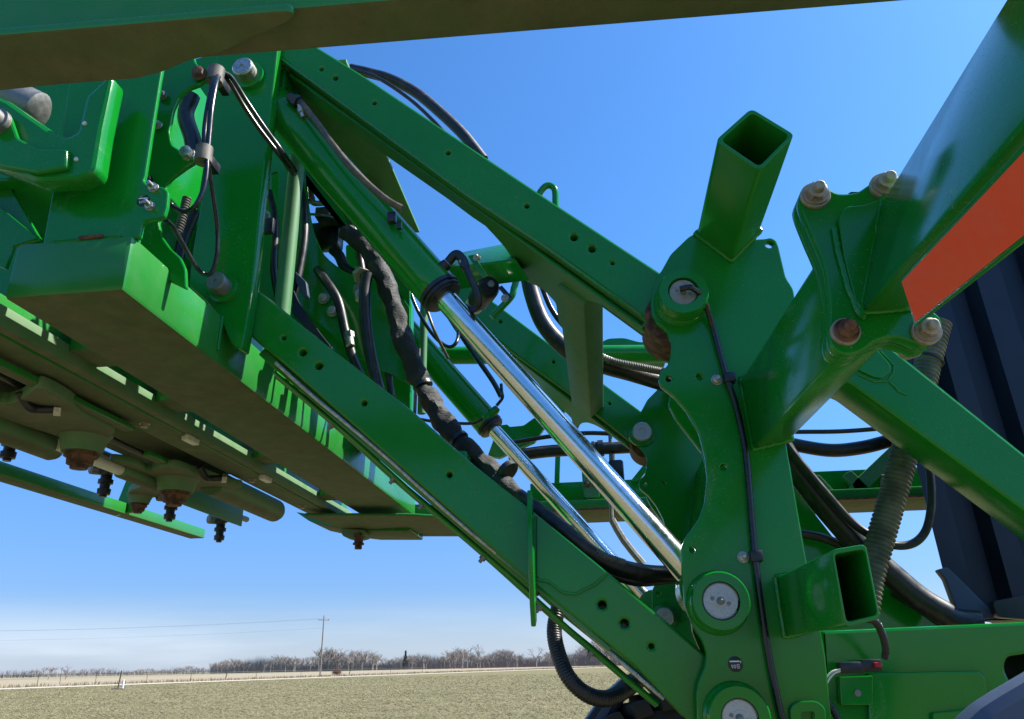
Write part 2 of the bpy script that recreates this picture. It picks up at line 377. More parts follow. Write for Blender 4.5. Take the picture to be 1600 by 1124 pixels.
# the gravel road: along the line seen in the photo
A = PZ(0, 1077.5, 0); B = PZ(880, 1045.5, 0); dr = (B-A).normalized(); nr = Vector((-dr.y, dr.x, 0))
RA = A-dr*120; RB = B+dr*500
m, t, b = mat('gravel_road_surface'); n_ = noise(t, 3, 5)
t.links.new(mix(t, mrange(t, n_, 0.3, 0.7), (0.34, 0.29, 0.225), (0.46, 0.41, 0.33)), b.inputs['Base Color']); b.inputs['Roughness'].default_value = 0.95
strip('gravel_road', [(p.x, p.y) for p in (RA, RB, RB+nr*6.5, RA+nr*6.5)], 0.004, m)
m, t, b = mat('dry_pasture'); n_ = noise(t, 0.35, 6, 0.7, (1, 1, 1))
t.links.new(mix(t, mrange(t, n_, 0.3, 0.7), (0.21, 0.165, 0.10), (0.29, 0.235, 0.15)), b.inputs['Base Color']); b.inputs['Roughness'].default_value = 0.95
strip('pasture_ground', [(p.x, p.y) for p in (RA+nr*6.6, RB+nr*6.6, RB+nr*900, RA+nr*900)], 0.008, m)
m, t, b = mat('green_verge'); n_ = noise(t, 0.2, 6, 0.7)
t.links.new(mix(t, mrange(t, n_, 0.35, 0.65), (0.14, 0.15, 0.07), (0.21, 0.18, 0.10)), b.inputs['Base Color']); b.inputs['Roughness'].default_value = 0.95
strip('far_meadow', [(p.x, p.y) for p in (RA+nr*150, RB+nr*150, RB+nr*240, RA+nr*240)], 0.02, m)

# short wheat and straw in the field: nobody could count it
def blades(name, mt, n, seed, y0, y1, h0, h1, label):
    rnd = random.Random(seed); vs = []; fs = []
    for i in range(n):
        y = y0*(y1/y0)**rnd.random(); x = rnd.uniform(-0.78, 0.28)*y
        side = (Vector((x, y, 0))-A).dot(nr)
        if side > -0.6: continue
        for k in range(3):
            a = rnd.uniform(0, 6.28); L = rnd.uniform(h0, h1); bx, by = x+rnd.uniform(-.1, .1), y+rnd.uniform(-.1, .1)
            dx, dy_ = math.cos(a)*.012*y/30, math.sin(a)*.012*y/30; c = rnd.uniform(-.13, .13)
            j = len(vs); vs += [(bx-dx, by-dy_, 0), (bx+dx, by+dy_, 0), (bx+c, by+c, L)]; fs.append((j, j+1, j+2))
    me = bpy.data.meshes.new(name); me.from_pydata(vs, [], fs); o = link(name, me, mt, None)
    tag(o, label, 'grass', kind='stuff')
blades('wheat_blades', 'wheat', 42000, 1, 16, 130, 0.025, 0.055, 'short green winter wheat sprouting across the field')
blades('straw_stubble', 'drygrass', 34000, 2, 16, 140, 0.025, 0.06, 'pale straw stubble standing between the wheat')

# roadside grass band and fence line beyond the road
rnd = random.Random(5); vs = []; fs = []
for i in range(14000):
    s = rnd.uniform(0, 420); q = RA+dr*(60+s)+nr*rnd.uniform(7.5, 14); L = rnd.uniform(.15, .55)
    a = rnd.uniform(0, 6.28); j = len(vs); d = Vector((math.cos(a), math.sin(a), 0))*.05
    vs += [q-d, q+d, q+Vector((rnd.uniform(-.1, .1), rnd.uniform(-.1, .1), L))]; fs.append((j, j+1, j+2))
me = bpy.data.meshes.new('roadside_grass'); me.from_pydata(vs, [], fs); tag(link('roadside_grass', me, 'drygrass'), 'tall dry grass along the far side of the gravel road', 'grass', kind='stuff')

def post(name, base, h, r, m, label, cat, group=None, lean=(0, 0)):
    top = base+Vector((lean[0], lean[1], h))
    o = lathe(name, base-Vector((0, 0, .05)), top, [(0, r), (h*0.5, r*0.95), (h+.04, r*0.9), (h+.05, r*0.6)], m, None, 8)
    return tag(o, label, cat, group)
off = 9.5
fence = []
for i, px in enumerate((60, 95, 150, 185, 230, 298, 352, 400, 470, 545, 610, 660)):
    # walk along the fence line (parallel to the road) to the pixel's direction
    d = ray(px, 1060); d2 = Vector((d.x, d.y, 0)).normalized(); base0 = A+nr*off
    den = d2.x*(-dr.y)+d2.y*dr.x
    tt = (base0.x*(-dr.y)+base0.y*dr.x)/den; q = Vector((d2.x*tt, d2.y*tt, 0))
    if px in (185,): continue
    big = px in (352, 545)
    post('fence_post', q, 1.75 if big else 1.35, 0.08 if big else 0.04, 'post', ('thick leaning corner fence post beyond the gravel road' if big else 'thin weathered fence post in the wire fence beyond the gravel road'), 'fence post', 'thick leaning fence posts' if big else 'thin fence posts along the road', (0.35, 0) if big else (random.uniform(-.06, .06), 0))
    fence.append(q)
fence.sort(key=lambda q: q.dot(dr))
for h in (0.55, 0.95, 1.25):
    pts = [q+Vector((0, 0, h)) for q in fence]
    bm = bmesh.new(); sweep(bm, pts, 0.012, 5)
    tag(from_bm('fence_wire', bm, 'dullsteel'), {0.55: 'lowest', 0.95: 'middle', 1.25: 'topmost'}[h]+' strand of wire strung along the fence posts', 'fence wire')
q = PZ(184, 1077, 0); post('field_marker_post', q, 1.7, 0.07, 'post', 'dark upright wooden post at the field edge beside a white marker', 'post', None, (0.12, 0))
q = PZ(191.5, 1076, 0); post('white_marker', q, 0.85, 0.10, 'white', 'short white utility marker beside the dark wooden post', 'marker')
bm = bmesh.new()
for i in range(30):
    c = PZ(184+random.uniform(-9, 9), 1077.5, 0); bmesh.ops.create_icosphere(bm, subdivisions=1, radius=random.uniform(.06, .16), matrix=Matrix.Translation(c))
tag(from_bm('soil_clods', bm, 'post'), 'dark soil heaped round the foot of the marker posts', 'soil', kind='stuff')

# utility pole and wires
pb = PZ(500, 1057, 0); ph = px2m(90, pb)
up = thing('utility_pole', pb, 'tall wooden utility pole with a single crossarm beyond the field', 'utility pole')
lathe('pole_shaft', pb-Vector((0, 0, .2)), pb+Vector((0, 0, 1)), [(0, .17), (ph*.6, .14), (ph+.2, .11), (ph+.25, .06)], 'wood', up, 10)
ca = pb+Vector((0, 0, ph*0.925)); cdv = Vector((0.75, 0.66, 0)).normalized()
hull_box('crossarm', [ca-cdv*1.25+Vector((0, -.06, z)) for z in (-.07, .07)]+[ca-cdv*1.25+Vector((0, .06, z)) for z in (.07, -.07)],
         [ca+cdv*1.25+Vector((0, -.06, z)) for z in (-.07, .07)]+[ca+cdv*1.25+Vector((0, .06, z)) for z in (.07, -.07)], 'wood', up, 0)
for s in (-1.1, -.55, 1.1):
    c = ca+cdv*s+Vector((0, 0, .05)); lathe('insulator', c, c+Vector((0, 0, 1)), [(0, .05), (.1, .08), (.16, .08), (.25, .04)], 'dullsteel', up, 8)
for k, (s, zz) in enumerate(((-1.1, .3), (1.1, .3), (-.1, -1.6))):
    a0 = ca+cdv*s+Vector((0, 0, zz)); ld = Vector((-rt0.x, -rt0.y, 0)); pts = []
    for i in range(13):
        f = i/12; p = a0+ld*(f*120)+nr*0; p = p+Vector((0, 0, -4*f*(1-f)*1.2)); pts.append(p)
    bm = bmesh.new(); sweep(bm, pts, 0.011, 5)
    tag(from_bm('power_line', bm, 'dullsteel'), ('power line running left from the near end of the pole crossarm', 'power line running left from the far end of the pole crossarm', 'low cable running left from the pole shaft below its crossarm')[k], 'power line')

# bare trees
def bare_tree_mesh(rnd, H, spread=0.5, twigs=5, w=0.05):
    vs, fs = [], []
    def seg(a, b, ra, rb):
        d = (b-a).normalized(); u = d.cross(Vector((0.3, 0.2, 1))).normalized(); v = d.cross(u); j = len(vs)
        for p, r in ((a, ra), (b, rb)):
            for k in range(3): vs.append(p+(u*math.cos(k*2.094)+v*math.sin(k*2.094))*r)
        for k in range(3): fs.append((j+k, j+(k+1) % 3, j+3+(k+1) % 3, j+3+k))
    def grow(p, d, L, r, lv):
        e = p+d*L; seg(p, e, r, r*0.62)
        if lv == 0: return
        for i in range(rnd.randint(3, twigs)):
            f = rnd.uniform(0.35, 1.0); nd_ = (d+Vector((rnd.gauss(0, spread), rnd.gauss(0, spread), rnd.gauss(0.12, spread*.6)))).normalized()
            grow(p+d*L*f, nd_, L*rnd.uniform(.45, .75), r*.5, lv-1)
    grow(Vector((0, 0, 0)), Vector((rnd.uniform(-.08, .08), rnd.uniform(-.08, .08), 1)).normalized(), H*.36, H*.018, 4)
    return vs, fs
protos = [bare_tree_mesh(random.Random(20+i), 1.0, 0.55) for i in range(6)]
def fit(vs):
    zt = max(v.z for v in vs); return [v/zt for v in vs]
protos = [(fit(v), f) for v, f in protos]
def tree_at(px, dist, H):
    d = ray(px, 1045); d2 = Vector((d.x, d.y, 0)).normalized(); return d2*dist, H
rnd = random.Random(11); vs = []; fs = []
for i in range(1300):
    px = rnd.uniform(-30, 1500)
    if px < 190 and rnd.random() < .75: continue
    dist = rnd.uniform(430, 560); H = rnd.uniform(6.0, 9.2)*(0.42 if px < 330 else .95)*(1.0+0.45*math.sin(px*.021)*math.sin(px*.007+1)+.2*math.sin(px*.09))
    if px > 600: H *= 1.15
    c, _ = tree_at(px, dist, H); pv, pf = protos[rnd.randrange(6)]; a = rnd.uniform(0, 6.28); j = len(vs); wd = rnd.uniform(.7, 1.2)
    for v in pv:
        vs.append(c+Vector(((v.x*math.cos(a)-v.y*math.sin(a))*wd, (v.x*math.sin(a)+v.y*math.cos(a))*wd, v.z))*H)
    fs += [tuple(k+j for k in f) for f in pf]
me = bpy.data.meshes.new('bare_woodland'); me.from_pydata(vs, [], fs); tag(link('bare_woodland', me, 'bark'), 'long grey-brown belt of leafless woodland on the horizon', 'woodland', kind='stuff')
# understorey brush: dense thin stems
vs = []; fs = []
for i in range(60000):
    px = rnd.uniform(-30, 1500); dist = rnd.uniform(440, 600)
    if px < 330 and rnd.random() < .85: continue
    c, _ = tree_at(px, dist, 1); H = rnd.uniform(2.0, 7.5)*(.5 if px < 330 else 1)*(1+.3*math.sin(px*.05)); a = rnd.gauss(0, .25); j = len(vs); wv = RT*rnd.uniform(.03, .10)
    e = c+Vector((0, 0, H))+RT*(a*H); vs += [c-wv, c+wv, e]; fs.append((j, j+1, j+2))
me = bpy.data.meshes.new('woodland_brush'); me.from_pydata(vs, [], fs); tag(link('woodland_brush', me, 'bark'), 'dense leafless brush filling the foot of the woodland', 'brush', kind='stuff')
def far_tree(px, dist, H, k, label, m='bark', wd=1.3):
    c, _ = tree_at(px, dist, H); t_ = thing('bare_tree', c, label, 'tree', 'taller bare trees in front of the woodland')
    pv, pf = protos[k]; q = [c+Vector((v.x*wd, v.y*wd, v.z))*H for v in pv]
    me = bpy.data.meshes.new('crown'); me.from_pydata(q, [], pf[1:]); link('crown', me, m, t_)
    lathe('trunk', c-Vector((0, 0, .1)), c+Vector((0, 0, 1)), [(0, H*.022), (H*.2, H*.018), (H*.37, H*.012)], m, t_, 7)
far_tree(722, 400, 10.2, 0, 'broad pale bare tree standing above the woodland right of the pole')
far_tree(750, 395, 11.5, 1, 'tallest bare tree standing above the woodland')
far_tree(838, 410, 10.0, 2, 'bare tree with a rounded crown showing beside the hanging hose', wd=1.5)
far_tree(105, 260, 4.2, 3, 'low leafless tree growing behind the fence far from the pole', 'bark', 1.6)
far_tree(78, 270, 3.6, 4, 'small leafless tree at the thin end of the woodland', 'bark', 1.6)
# cedar among the woodland
c, _ = tree_at(633, 420, 9); t_ = thing('cedar_tree', c, 'small dark cedar rising among the leafless woodland', 'tree')
lathe('trunk', c, c+Vector((0, 0, 1)), [(0, .2), (2, .15)], 'bark', t_, 7)
vs = []; fs = []
for i in range(900):
    z = rnd.random()**.8; rr = (1-z)*1.7*math.sqrt(rnd.random()); a = rnd.uniform(0, 6.28); p = c+Vector((rr*math.cos(a), rr*math.sin(a), .8+z*8.2)); j = len(vs)
    s = Vector((rnd.gauss(0, .25), rnd.gauss(0, .25), rnd.gauss(0, .2))); vs += [p, p+s, p+Vector((s.y, -s.x, .3))]; fs.append((j, j+1, j+2))
me = bpy.data.meshes.new('crown'); me.from_pydata(vs, [], fs); link('crown', me, 'cedar', t_)
# reddish bush by the pole
c = PZ(526, 1055, 0); t_ = thing('round_bush', c, 'reddish leafless bush beside the foot of the utility pole', 'bush')
vs = []; fs = []
for i in range(2600):
    a = rnd.uniform(0, 6.28); e = math.acos(rnd.uniform(-.15, 1)); L = rnd.uniform(.8, 1.5)
    d = Vector((math.cos(a)*math.sin(e)*1.1, math.sin(a)*math.sin(e)*1.1, math.cos(e)*1.15)); p0 = c+Vector((0, 0, .15))+d*rnd.uniform(.1, 1.0); p1 = c+Vector((0, 0, .2))+d*L+Vector((rnd.gauss(0, .1), 0, rnd.gauss(0, .1)))
    j = len(vs); wv = RT*.014; vs += [p0-wv, p0+wv, p1]; fs.append((j, j+1, j+2))
me = bpy.data.meshes.new('twigs'); me.from_pydata(vs, [], fs); link('twigs', me, 'bark2', t_)
for k in range(4): lathe('stem', c+Vector((.1*k-.15, 0, 0)), c+Vector((.3*k-.45, .1, 1)), [(0, .03), (.8, .02)], 'bark2', t_, 6)

# ================================================================= SPRAYER
YM, DY = 1.60, 1.07
X1, Y1_, Z1 = Vector((1,0,0)), Vector((0,1,0)), Vector((0,0,1))

# ---------------------------------------------------------------- lift mast
mast = thing('lift_mast', P(1150, 1180, YM), 'twin-plate green lift mast carrying both lift arms and the open square tubes', 'lift mast')
mast_out = [(1017,473),(1019,450),(1026,432),(1033,424),(1048,397),(1076,370),(1110,352),(1150,362),(1179,374),(1196,373),(1204,371),(1213,375),(1217,386),
 (1228,433),(1240,452),(1250,520),(1245,600),(1228,690),(1259,869),(1283,985),(1290,1026),(1300,1124),(1320,1240),(1100,1240),(1090,1124),(1088,1086),(1092,1064),
 (1102,1040),(1104,1022),(1098,1003),(1083,979),(1070,945),(1066,902),(1065,869),(1065,855),(1070,841),(1092,811),(1101,786),(1105,747),(1102,715),(1092,676),(1074,644),
 (1053,619),(1031,602),(1029,591),(1031,582),(1044,570),(1048,555),(1049,534),(1040,516),(1026,505),(1018,491)]
mholes = [(1045,592,5),(1093,589,5),(1131,730,5),(1082,859,5),(1202,382,6)]
plate('side_plate', mast_out, YM, 0.020, 'green', mast, 5, mholes, 0.003)
# inner plate of the near mast: same family of outline, set back
inner = [(1030,455),(1048,400),(1090,370),(1180,380),(1235,470),(1232,690),(1262,880),(1300,1240),(1120,1240),(1112,1090),(1118,1040),(1095,985),(1088,930),(1092,860),(1120,800),(1126,745),(1110,680),(1066,625),(1052,600),(1060,560),(1050,520),(1034,500)]
plate('inner_plate', inner, YM, 0.016, 'green', mast, 6, (), 0.003, 0.15)
plate('side_plate', mast_out, YM, 0.020, 'green', mast, 5, mholes, 0.003, DY)
plate('inner_plate', inner, YM, 0.016, 'green', mast, 6, (), 0.003, DY+0.15)
# gusset edges joining the two plates of each mast (rear)
for dy in (0, DY):
    a, b = P(1215, 700, YM), P(1265, 1100, YM)
    hull_box('web_plate', [Vector((a.x, YM+.021+dy, a.z)), Vector((a.x+.012, YM+.021+dy, a.z)), Vector((a.x+.012, YM+.149+dy, a.z)), Vector((a.x, YM+.149+dy, a.z))],
             [Vector((b.x, YM+.021+dy, b.z)), Vector((b.x+.012, YM+.021+dy, b.z)), Vector((b.x+.012, YM+.149+dy, b.z)), Vector((b.x, YM+.149+dy, b.z))], 'green', mast, .002)
# cross web between the masts
a, b = P(1180, 560, YM), P(1195, 930, YM)
hull_box('cross_web', [Vector((a.x-.01, YM+.17, a.z)), Vector((a.x, YM+.17, a.z)), Vector((a.x, YM+DY-.002, a.z)), Vector((a.x-.01, YM+DY-.002, a.z))],
         [Vector((b.x-.07, YM+.17, b.z)), Vector((b.x-.06, YM+.17, b.z)), Vector((b.x-.06, YM+DY-.002, b.z)), Vector((b.x-.07, YM+DY-.002, b.z))], 'green', mast, .002)
def hollow(name, outer, Y0, Y1, wall_px, m, parent, r=8, centre=None):
    """open tube along Y: outline px traced at depth Y0"""
    loop = fillet(outer, r); c = sum((Vector(q[:2]) for q in outer), Vector((0, 0)))/len(outer)
    d = Vector(outer[0][:2])-c; k = 1-wall_px/ (d.length*0.70)
    inn = [c+(Vector(q)-c)*k for q in loop]
    f = lambda q: (lambda w_: (w_.x, w_.z))(P(q[0], q[1], Y0))
    me = poly_mesh([f(q) for q in loop], [[f(q) for q in inn]], Y1-Y0, 0.0015)
    me.transform(Matrix.Translation((0, (Y0+Y1)/2, 0)) @ Matrix.Rotation(R(90), 4, 'X'))
    return link(name, me, m, parent, True)
stub = [(1174,169),(1243,211),(1187,268),(1117,220)]
hollow('square_tube', stub, 1.25, YM+DY, 5, 'green', mast, 10)
w4 = [P(*q, 1.25) for q in stub]; weld([Vector((p.x, YM-.003, p.z)) for p in w4], .0055, mast, True)
# lower rectangular stub
lst = [(1299,859),(1353,850),(1376,967),(1321,981)]
lt = hollow('rectangular_tube', lst, 1.20, YM+.02, 6, 'green', mast, 9)
w4 = [P(*q, 1.20) for q in lst]; weld([Vector((p.x, YM-.003, p.z)) for p in w4], .006, mast, True)
c4 = sum(w4, Vector())/4
me = poly_mesh([(c4.x+(p.x-c4.x)*.84, c4.z+(p.z-c4.z)*.84) for p in w4], [], .012, .001)
me.transform(Matrix.Translation((0, 1.56, 0)) @ Matrix.Rotation(R(90), 4, 'X')); link('tube_end_plug', me, 'plastic', lt)
# collar of the lower stub: rust at the cut edge
# pin bosses
for (x, y, rp, dep, rin, fc) in ((1064,474,38,.065,.57,'rustysteel'), (1121,942,44,.052,.61,'pinface'), (1150,1120,47,.048,.57,'pinface')):
    bo = boss(x, y, YM, rp, dep, mast, 'green', fc, rin)
    c = P(x, y, YM)+NY*(dep*.86); r = px2m(rp, c)*rin
    bolt(c+Vector((0, .001, 0)), r*.2, bo, 'dullsteel', head=.9, washer=1.2, stud=.9, name='grease_fitting')
    for s in (-1, 1): lathe('lock_screw', c+Vector((s*r*.45, .002, -r*.15*s)), c+Vector((s*r*.45, -1, -r*.15*s)), [(0, r*.13), (.003, r*.12), (.0035, r*.05)], 'dullsteel', bo, 12)
    circ_pts = [c+Vector((math.cos(i*.3)*r*1.02, -.001, math.sin(i*.3)*r*1.02)) for i in range(20)]
    if fc == 'pinface': tube('retaining_ring', circ_pts, .0014, 'dullsteel', bo, 6, 2)
# far mast pins
for (x, y, rp) in ((1003,678,15), (1038,965,14)):
    c = P(x, y, YM+DY); r = px2m(rp, c)
    bo = lathe('pin_collar', c+Vector((0, .002, 0)), c+NY, [(0, r*1.45), (.012, r*1.4), (.013, r*1.1)], 'green', mast, 28)
    lathe('pin', c, c+NY, [(0, r), (.030, r), (.033, r*.9), (.033, r*.35), (.031, r*.3)], 'pinface', bo, 28)
# small bolts with cable clips
for (x, y) in ((1120,594), (1161,871)):
    boltpx(x, y, YM, 7, mast, 'steel', head=.8, washer=1.3, stud=.7)
    cl = P(x+20, y-1, YM); box('cable_clip', (cl.x-.014, YM-.022, cl.z-.012), (cl.x+.010, YM-.001, cl.z+.010), 'plastic', mast, .003)
# grease decal
def decal(x, y, Y, rpx, parent, tilt=0.0):
    c = P(x, y, Y); r = px2m(rpx, c)
    d = lathe('grease_interval_decal', c+Vector((0, .0004, 0)), c+NY, [(0, r), (.0012, r), (.0013, r*.98)], 'decal', parent, 32)
    d['label'] = 'round black sticker with a grease gun sign and 10 hours'
    bm = bmesh.new()
    def rect(x0, z0, x1, z1):
        q = [(x0, z0), (x1, z0), (x1, z1), (x0, z1)]
        bm.faces.new([bm.verts.new((c.x+a*r, c.y-.0018, c.z+b_*r)) for a, b_ in q])
    rect(-.72, .26, .52, .44); rect(.52, .32, .78, .40); rect(.66, .12, .76, .34); rect(-.8, .32, -.72, .38)      # grease gun
    for zz in (-.56, -.32, -.08): rect(.16, zz, .52, zz+.07)                                                    # hour glass sign
    rect(.16, -.56, .22, .0); rect(.46, -.56, .52, .0)
    rect(-.52, -.52, -.44, -.06); rect(-.60, -.16, -.52, -.10)                                                  # 1
    n = 14
    for i in range(n):                                                                                         # 0
        a0, a1 = 2*math.pi*i/n, 2*math.pi*(i+1)/n
        pts = [(-.14+.17*math.cos(a0), -.29+.23*math.sin(a0)), (-.14+.17*math.cos(a1), -.29+.23*math.sin(a1)), (-.14+.10*math.cos(a1), -.29+.16*math.sin(a1)), (-.14+.10*math.cos(a0), -.29+.16*math.sin(a0))]
        bm.faces.new([bm.verts.new((c.x+p*r, c.y-.0018, c.z+q*r)) for p, q in pts])
    from_bm('decal_print', bm, 'white', d, False)
decal(1149, 1038, YM, 11.5, mast)
# oval slot plate at the lower right of the mast
plate('slot_collar', [(1236,1124),(1234,1106),(1246,1096),(1276,1095),(1290,1106),(1292,1150),(1238,1150)], YM-.014, .013, 'green', mast, 8, cuts=[[(1250,1150),(1250,1110),(1274,1110),(1276,1150)]])
# ---------------------------------------------------------------- brace from mast down to the chassis
brace = thing('diagonal_brace', P(1600, 830, 1.9), 'thick green diagonal brace tube running from the mast down past the dark tank', 'brace')
YB = 1.78
plate('brace_tube', [(1236,505),(1272,485),(1345,515),(1385,536),(1600,708),(1760,836),(1960,995),(1860,995),(1760,920),(1600,799),(1328,600),(1246,572)], YB, .13, 'green', brace, 8, bev=.008)
plate('end_plate', [(1318,556),(1350,535),(1372,548),(1392,570),(1392,582),(1378,592),(1362,588),(1335,575)], YB-.006, .006, 'green', brace, 6)
weld([P(*q, YB-.0005) for q in ((1340,585),(1366,597),(1386,596),(1395,585),(1397,572),(1376,550))], .003, brace)
weld([P(*q, YB-.0005) for q in ((1390,597),(1405,612),(1417,617))], .0035, brace)

# ---------------------------------------------------------------- boom rest arm on the outside of the mast
rest = thing('boom_rest_arm', P(1200, 640, YM), 'green boom rest arm bolted together at a four-lobed flange, with orange reflector', 'boom rest')
YF = 0.95
a4 = [P(1156, 594, YM+.004), P(1176, 703, YM+.004), P(1236, 688, YM+.004), P(1216, 575, YM+.004)]
b4 = [P(1287, 384, YF), P(1322, 545, YF), P(1398, 528, YF), P(1362, 372, YF)]
hull_box('lower_tube', a4, b4, 'green', rest, .010)
weld([p+Vector((0, -.006, 0)) for p in a4], .006, rest, True)
fl = [(1250,322),(1249,305),(1258,290),(1275,285),(1292,292),(1310,302),(1338,300),(1358,288),(1378,276),(1398,286),(1404,320),(1410,400),(1440,470),(1468,494),(1472,515),(1460,533),(1440,540),(1420,533),(1395,527),(1370,533),(1348,548),(1322,555),(1302,545),(1294,525),(1296,490),(1294,455),(1284,405),(1266,362)]
for k, (yy, m_) in enumerate(((YF-.022, 'green'), (YF+.001, 'green'))):
    plate('flange_plate', fl, YF-.022, .020, m_, rest, 0, bev=.003, dy=(0 if k == 0 else .023), smooth=True)
for (x, y, m_) in ((1273,308,'rustysteel'), (1381,293,'rustysteel'), (1320,520,'rustysteel'), (1446,519,'rustysteel')):
    c = P(x, y, YF-.022); r = px2m(15, c)
    w_ = lathe('spacer', c+Vector((0, .001, 0)), c+NY, [(0, r*1.5), (.006, r*1.5), (.007, r*1.45)], 'rustysteel', rest, 24)
    bolt(c+NY*.007, r, w_, 'rust' if x == 1320 else 'rustysteel', head=.75, washer=1.3, stud=.75)
    lathe('nut', c+Vector((0, .045, 0)), c+Vector((0, 1, 0)), [(0, r*1.3), (.005, r*1.3), (.006, r), (.022, r*.95)], 'rustysteel', rest, 12)
D2 = -(ray(1104, 765).normalized())                      # direction of the upper tube, towards the outside
e4 = [P(1378, 312, YF-.024), P(1345, 489, YF-.024), P(1425, 482, YF-.024), P(1452, 330, YF-.024)]
hull_box('upper_tube', e4, [p+D2*0.62 for p in e4], 'green', rest, .010)
weld([p+D2*.003 for p in e4], .0042, rest, True)
# base gusset of the upper tube
g = [(1309,340),(1322,322),(1350,320),(1372,312),(1384,300),(1380,330),(1346,486),(1336,470),(1318,400)]
plate('gusset', g, YF-.030, .008, 'green', rest, 6)
weld([P(*q, YF-.026) for q in ((1303,355),(1312,400),(1326,450),(1342,490),(1352,497))], .0042, rest)
# reflector board
e1, e2 = P(1416, 428, .66), P(1437, 507, .72)
off_ = Vector((.012, -.004, 0))
nrm = (e2-e1).cross(D2).normalized()
if nrm.dot(CAM-(e1+D2*.12)) < 0: nrm = -nrm
plate_on('reflector_board', [e1, e2, e2+D2*.38, e1+D2*.38], nrm, .006, 'green', rest)
h = e2-e1
q0 = e1+h*.09+D2*.004; q1 = e1+h*.92+D2*.012
o = plate_on('reflector_sheet', [q0+nrm*.0062, q1+nrm*.0062, e1+h*.92+D2*.37+nrm*.0062, e1+h*.09+D2*.37+nrm*.0062], nrm, .0012, 'orange', rest, .0003)
o['label'] = 'bright fluorescent orange reflector sheet'

# ---------------------------------------------------------------- upper lift arm: two beams joined as an H
upper = thing('upper_lift_arm', P(1062, 463, YM+.08), 'upper green lift arm, two box beams joined by a cross tube above the chrome rod', 'lift arm')
ua = [(365,45),(400,18),(470,57),(567,117),(742,234),(860,313),(1035,428),(1075,455),(1085,490),(1066,517),(1040,515),(1012,500),(860,391),(728,304),(564,183),(432,86),(385,85)]
uh = [(502,108,3),(524,122,4),(585,161,3),(700,239,3.2),(823,322,3.4),(897,371,5.5),(925,389,5.5),(957,411,2.6)]
plate('arm_beam', ua, 1.63, .105, 'dustygreen', upper, 6, uh, .006)
plate('back_face', ua, 1.63, .004, 'green', upper, 6, (), .001, .106)
plate('arm_beam', ua, 1.63, .105, 'dustygreen', upper, 6, uh, .006, DY)
a0 = P(432, 86, 1.63); b0 = P(1012, 500, 1.63); da = (b0-a0).normalized(); nb = da.cross(Y1_).normalized()
if nb.z > 0: nb = -nb
pb_ = a0+nb*.004
gus = [(452,112),(1000,503),(1022,525),(1004,514),(945,473),(926,466),(908,466),(896,474),(889,487),(884,510),(876,500),(872,470),(857,453),(841,442),(828,439),(818,424),(806,403),(791,381),(774,362),(759,346),(601,236),(470,143)]
for dy in (0, DY):
    q = [PN(x, y, pb_, nb)+Vector((0, dy, 0)) for x, y in [tuple(v) for v in fillet(gus, 5)]]
    plate_on('gusset_plate', q, nb, .010, 'dustygreen', upper)
# cross tube between both beams
cs = [(868,447),(912,478),(944,452),(900,421)]
f = [P(x, y, 1.74) for x, y in cs]
hull_box('cross_tube', f, [Vector((p.x, 2.70, p.z)) for p in f], 'lit', upper, .008)
f = [P(x, y, 1.735) for x, y in ((862,444),(914,482),(950,455),(940,446))]
# end block of the arm at the mast pin, rusty underneath
c = P(1048, 505, 1.66); lathe('pivot_sleeve', Vector((c.x, 1.625, c.z)), Vector((c.x, 2, c.z)), [(0, .062), (.12, .062)], 'rust', upper, 28)
lathe('pivot_sleeve', Vector((c.x, 1.625+DY, c.z)), Vector((c.x, 4, c.z)), [(0, .062), (.12, .062)], 'rust', upper, 28)
# side bracket tube pointing left with a flat top
a4 = [P(806, 404, 1.76), P(786, 380, 1.78), P(792, 362, 1.9), P(815, 385, 1.9)]
b1 = [P(690, 420, 2.02), P(806, 405, 1.76), P(828, 439, 1.76), P(700, 455, 2.02)]
b2 = [P(700, 398, 2.14), P(790, 380, 1.90), P(806, 404, 1.90), P(716, 424, 2.14)]
hull_box('bracket_tube', b1, b2, 'green', upper, .004)
weld([P(*q, 1.626) for q in ((990,505),(1003,512),(1010,504),(1000,492),(960,462))], .003, upper, m='dustygreen')

# ---------------------------------------------------------------- lower lift arm
lower = thing('lower_lift_arm', P(1150, 1110, YM+.08), 'lower green lift arm with drilled side face sloping across the field view', 'lift arm')
la = [(345,420),(372,428),(395,446),(507,536),(642,640),(745,730),(823,791),(948,892),(1098,1019),(1160,1074),(1180,1120),(1150,1160),(1100,1140),(1072,1124),(991,1040),(827,909),(560,672),(433,560),(390,524),(378,508),(345,470)]
lh = [(443,528,3),(473,551,5.5),(498,572,5.5),(569,630,4),(702,742,4),(941,945,6.5),(976,974,6.5),(1018,1010,4)]
plate('arm_beam', la, 1.642, .105, 'dustygreen', lower, 6, lh, .006)
plate('back_face', la, 1.642, .004, 'green', lower, 6, (), .001, .106)
plate('arm_beam', la, 1.642, .105, 'dustygreen', lower, 6, lh, .006, DY)
plate('doubler_plate', [(838,846),(838,905),(857,909),(879,926),(900,928),(930,913),(949,895),(880,838),(838,803)], 1.637, .005, 'dustygreen', lower, 8)
weld([P(*q, 1.637) for q in ((838,905),(857,909),(879,926),(900,928),(930,913),(949,896))], .003, lower, m='dustygreen')
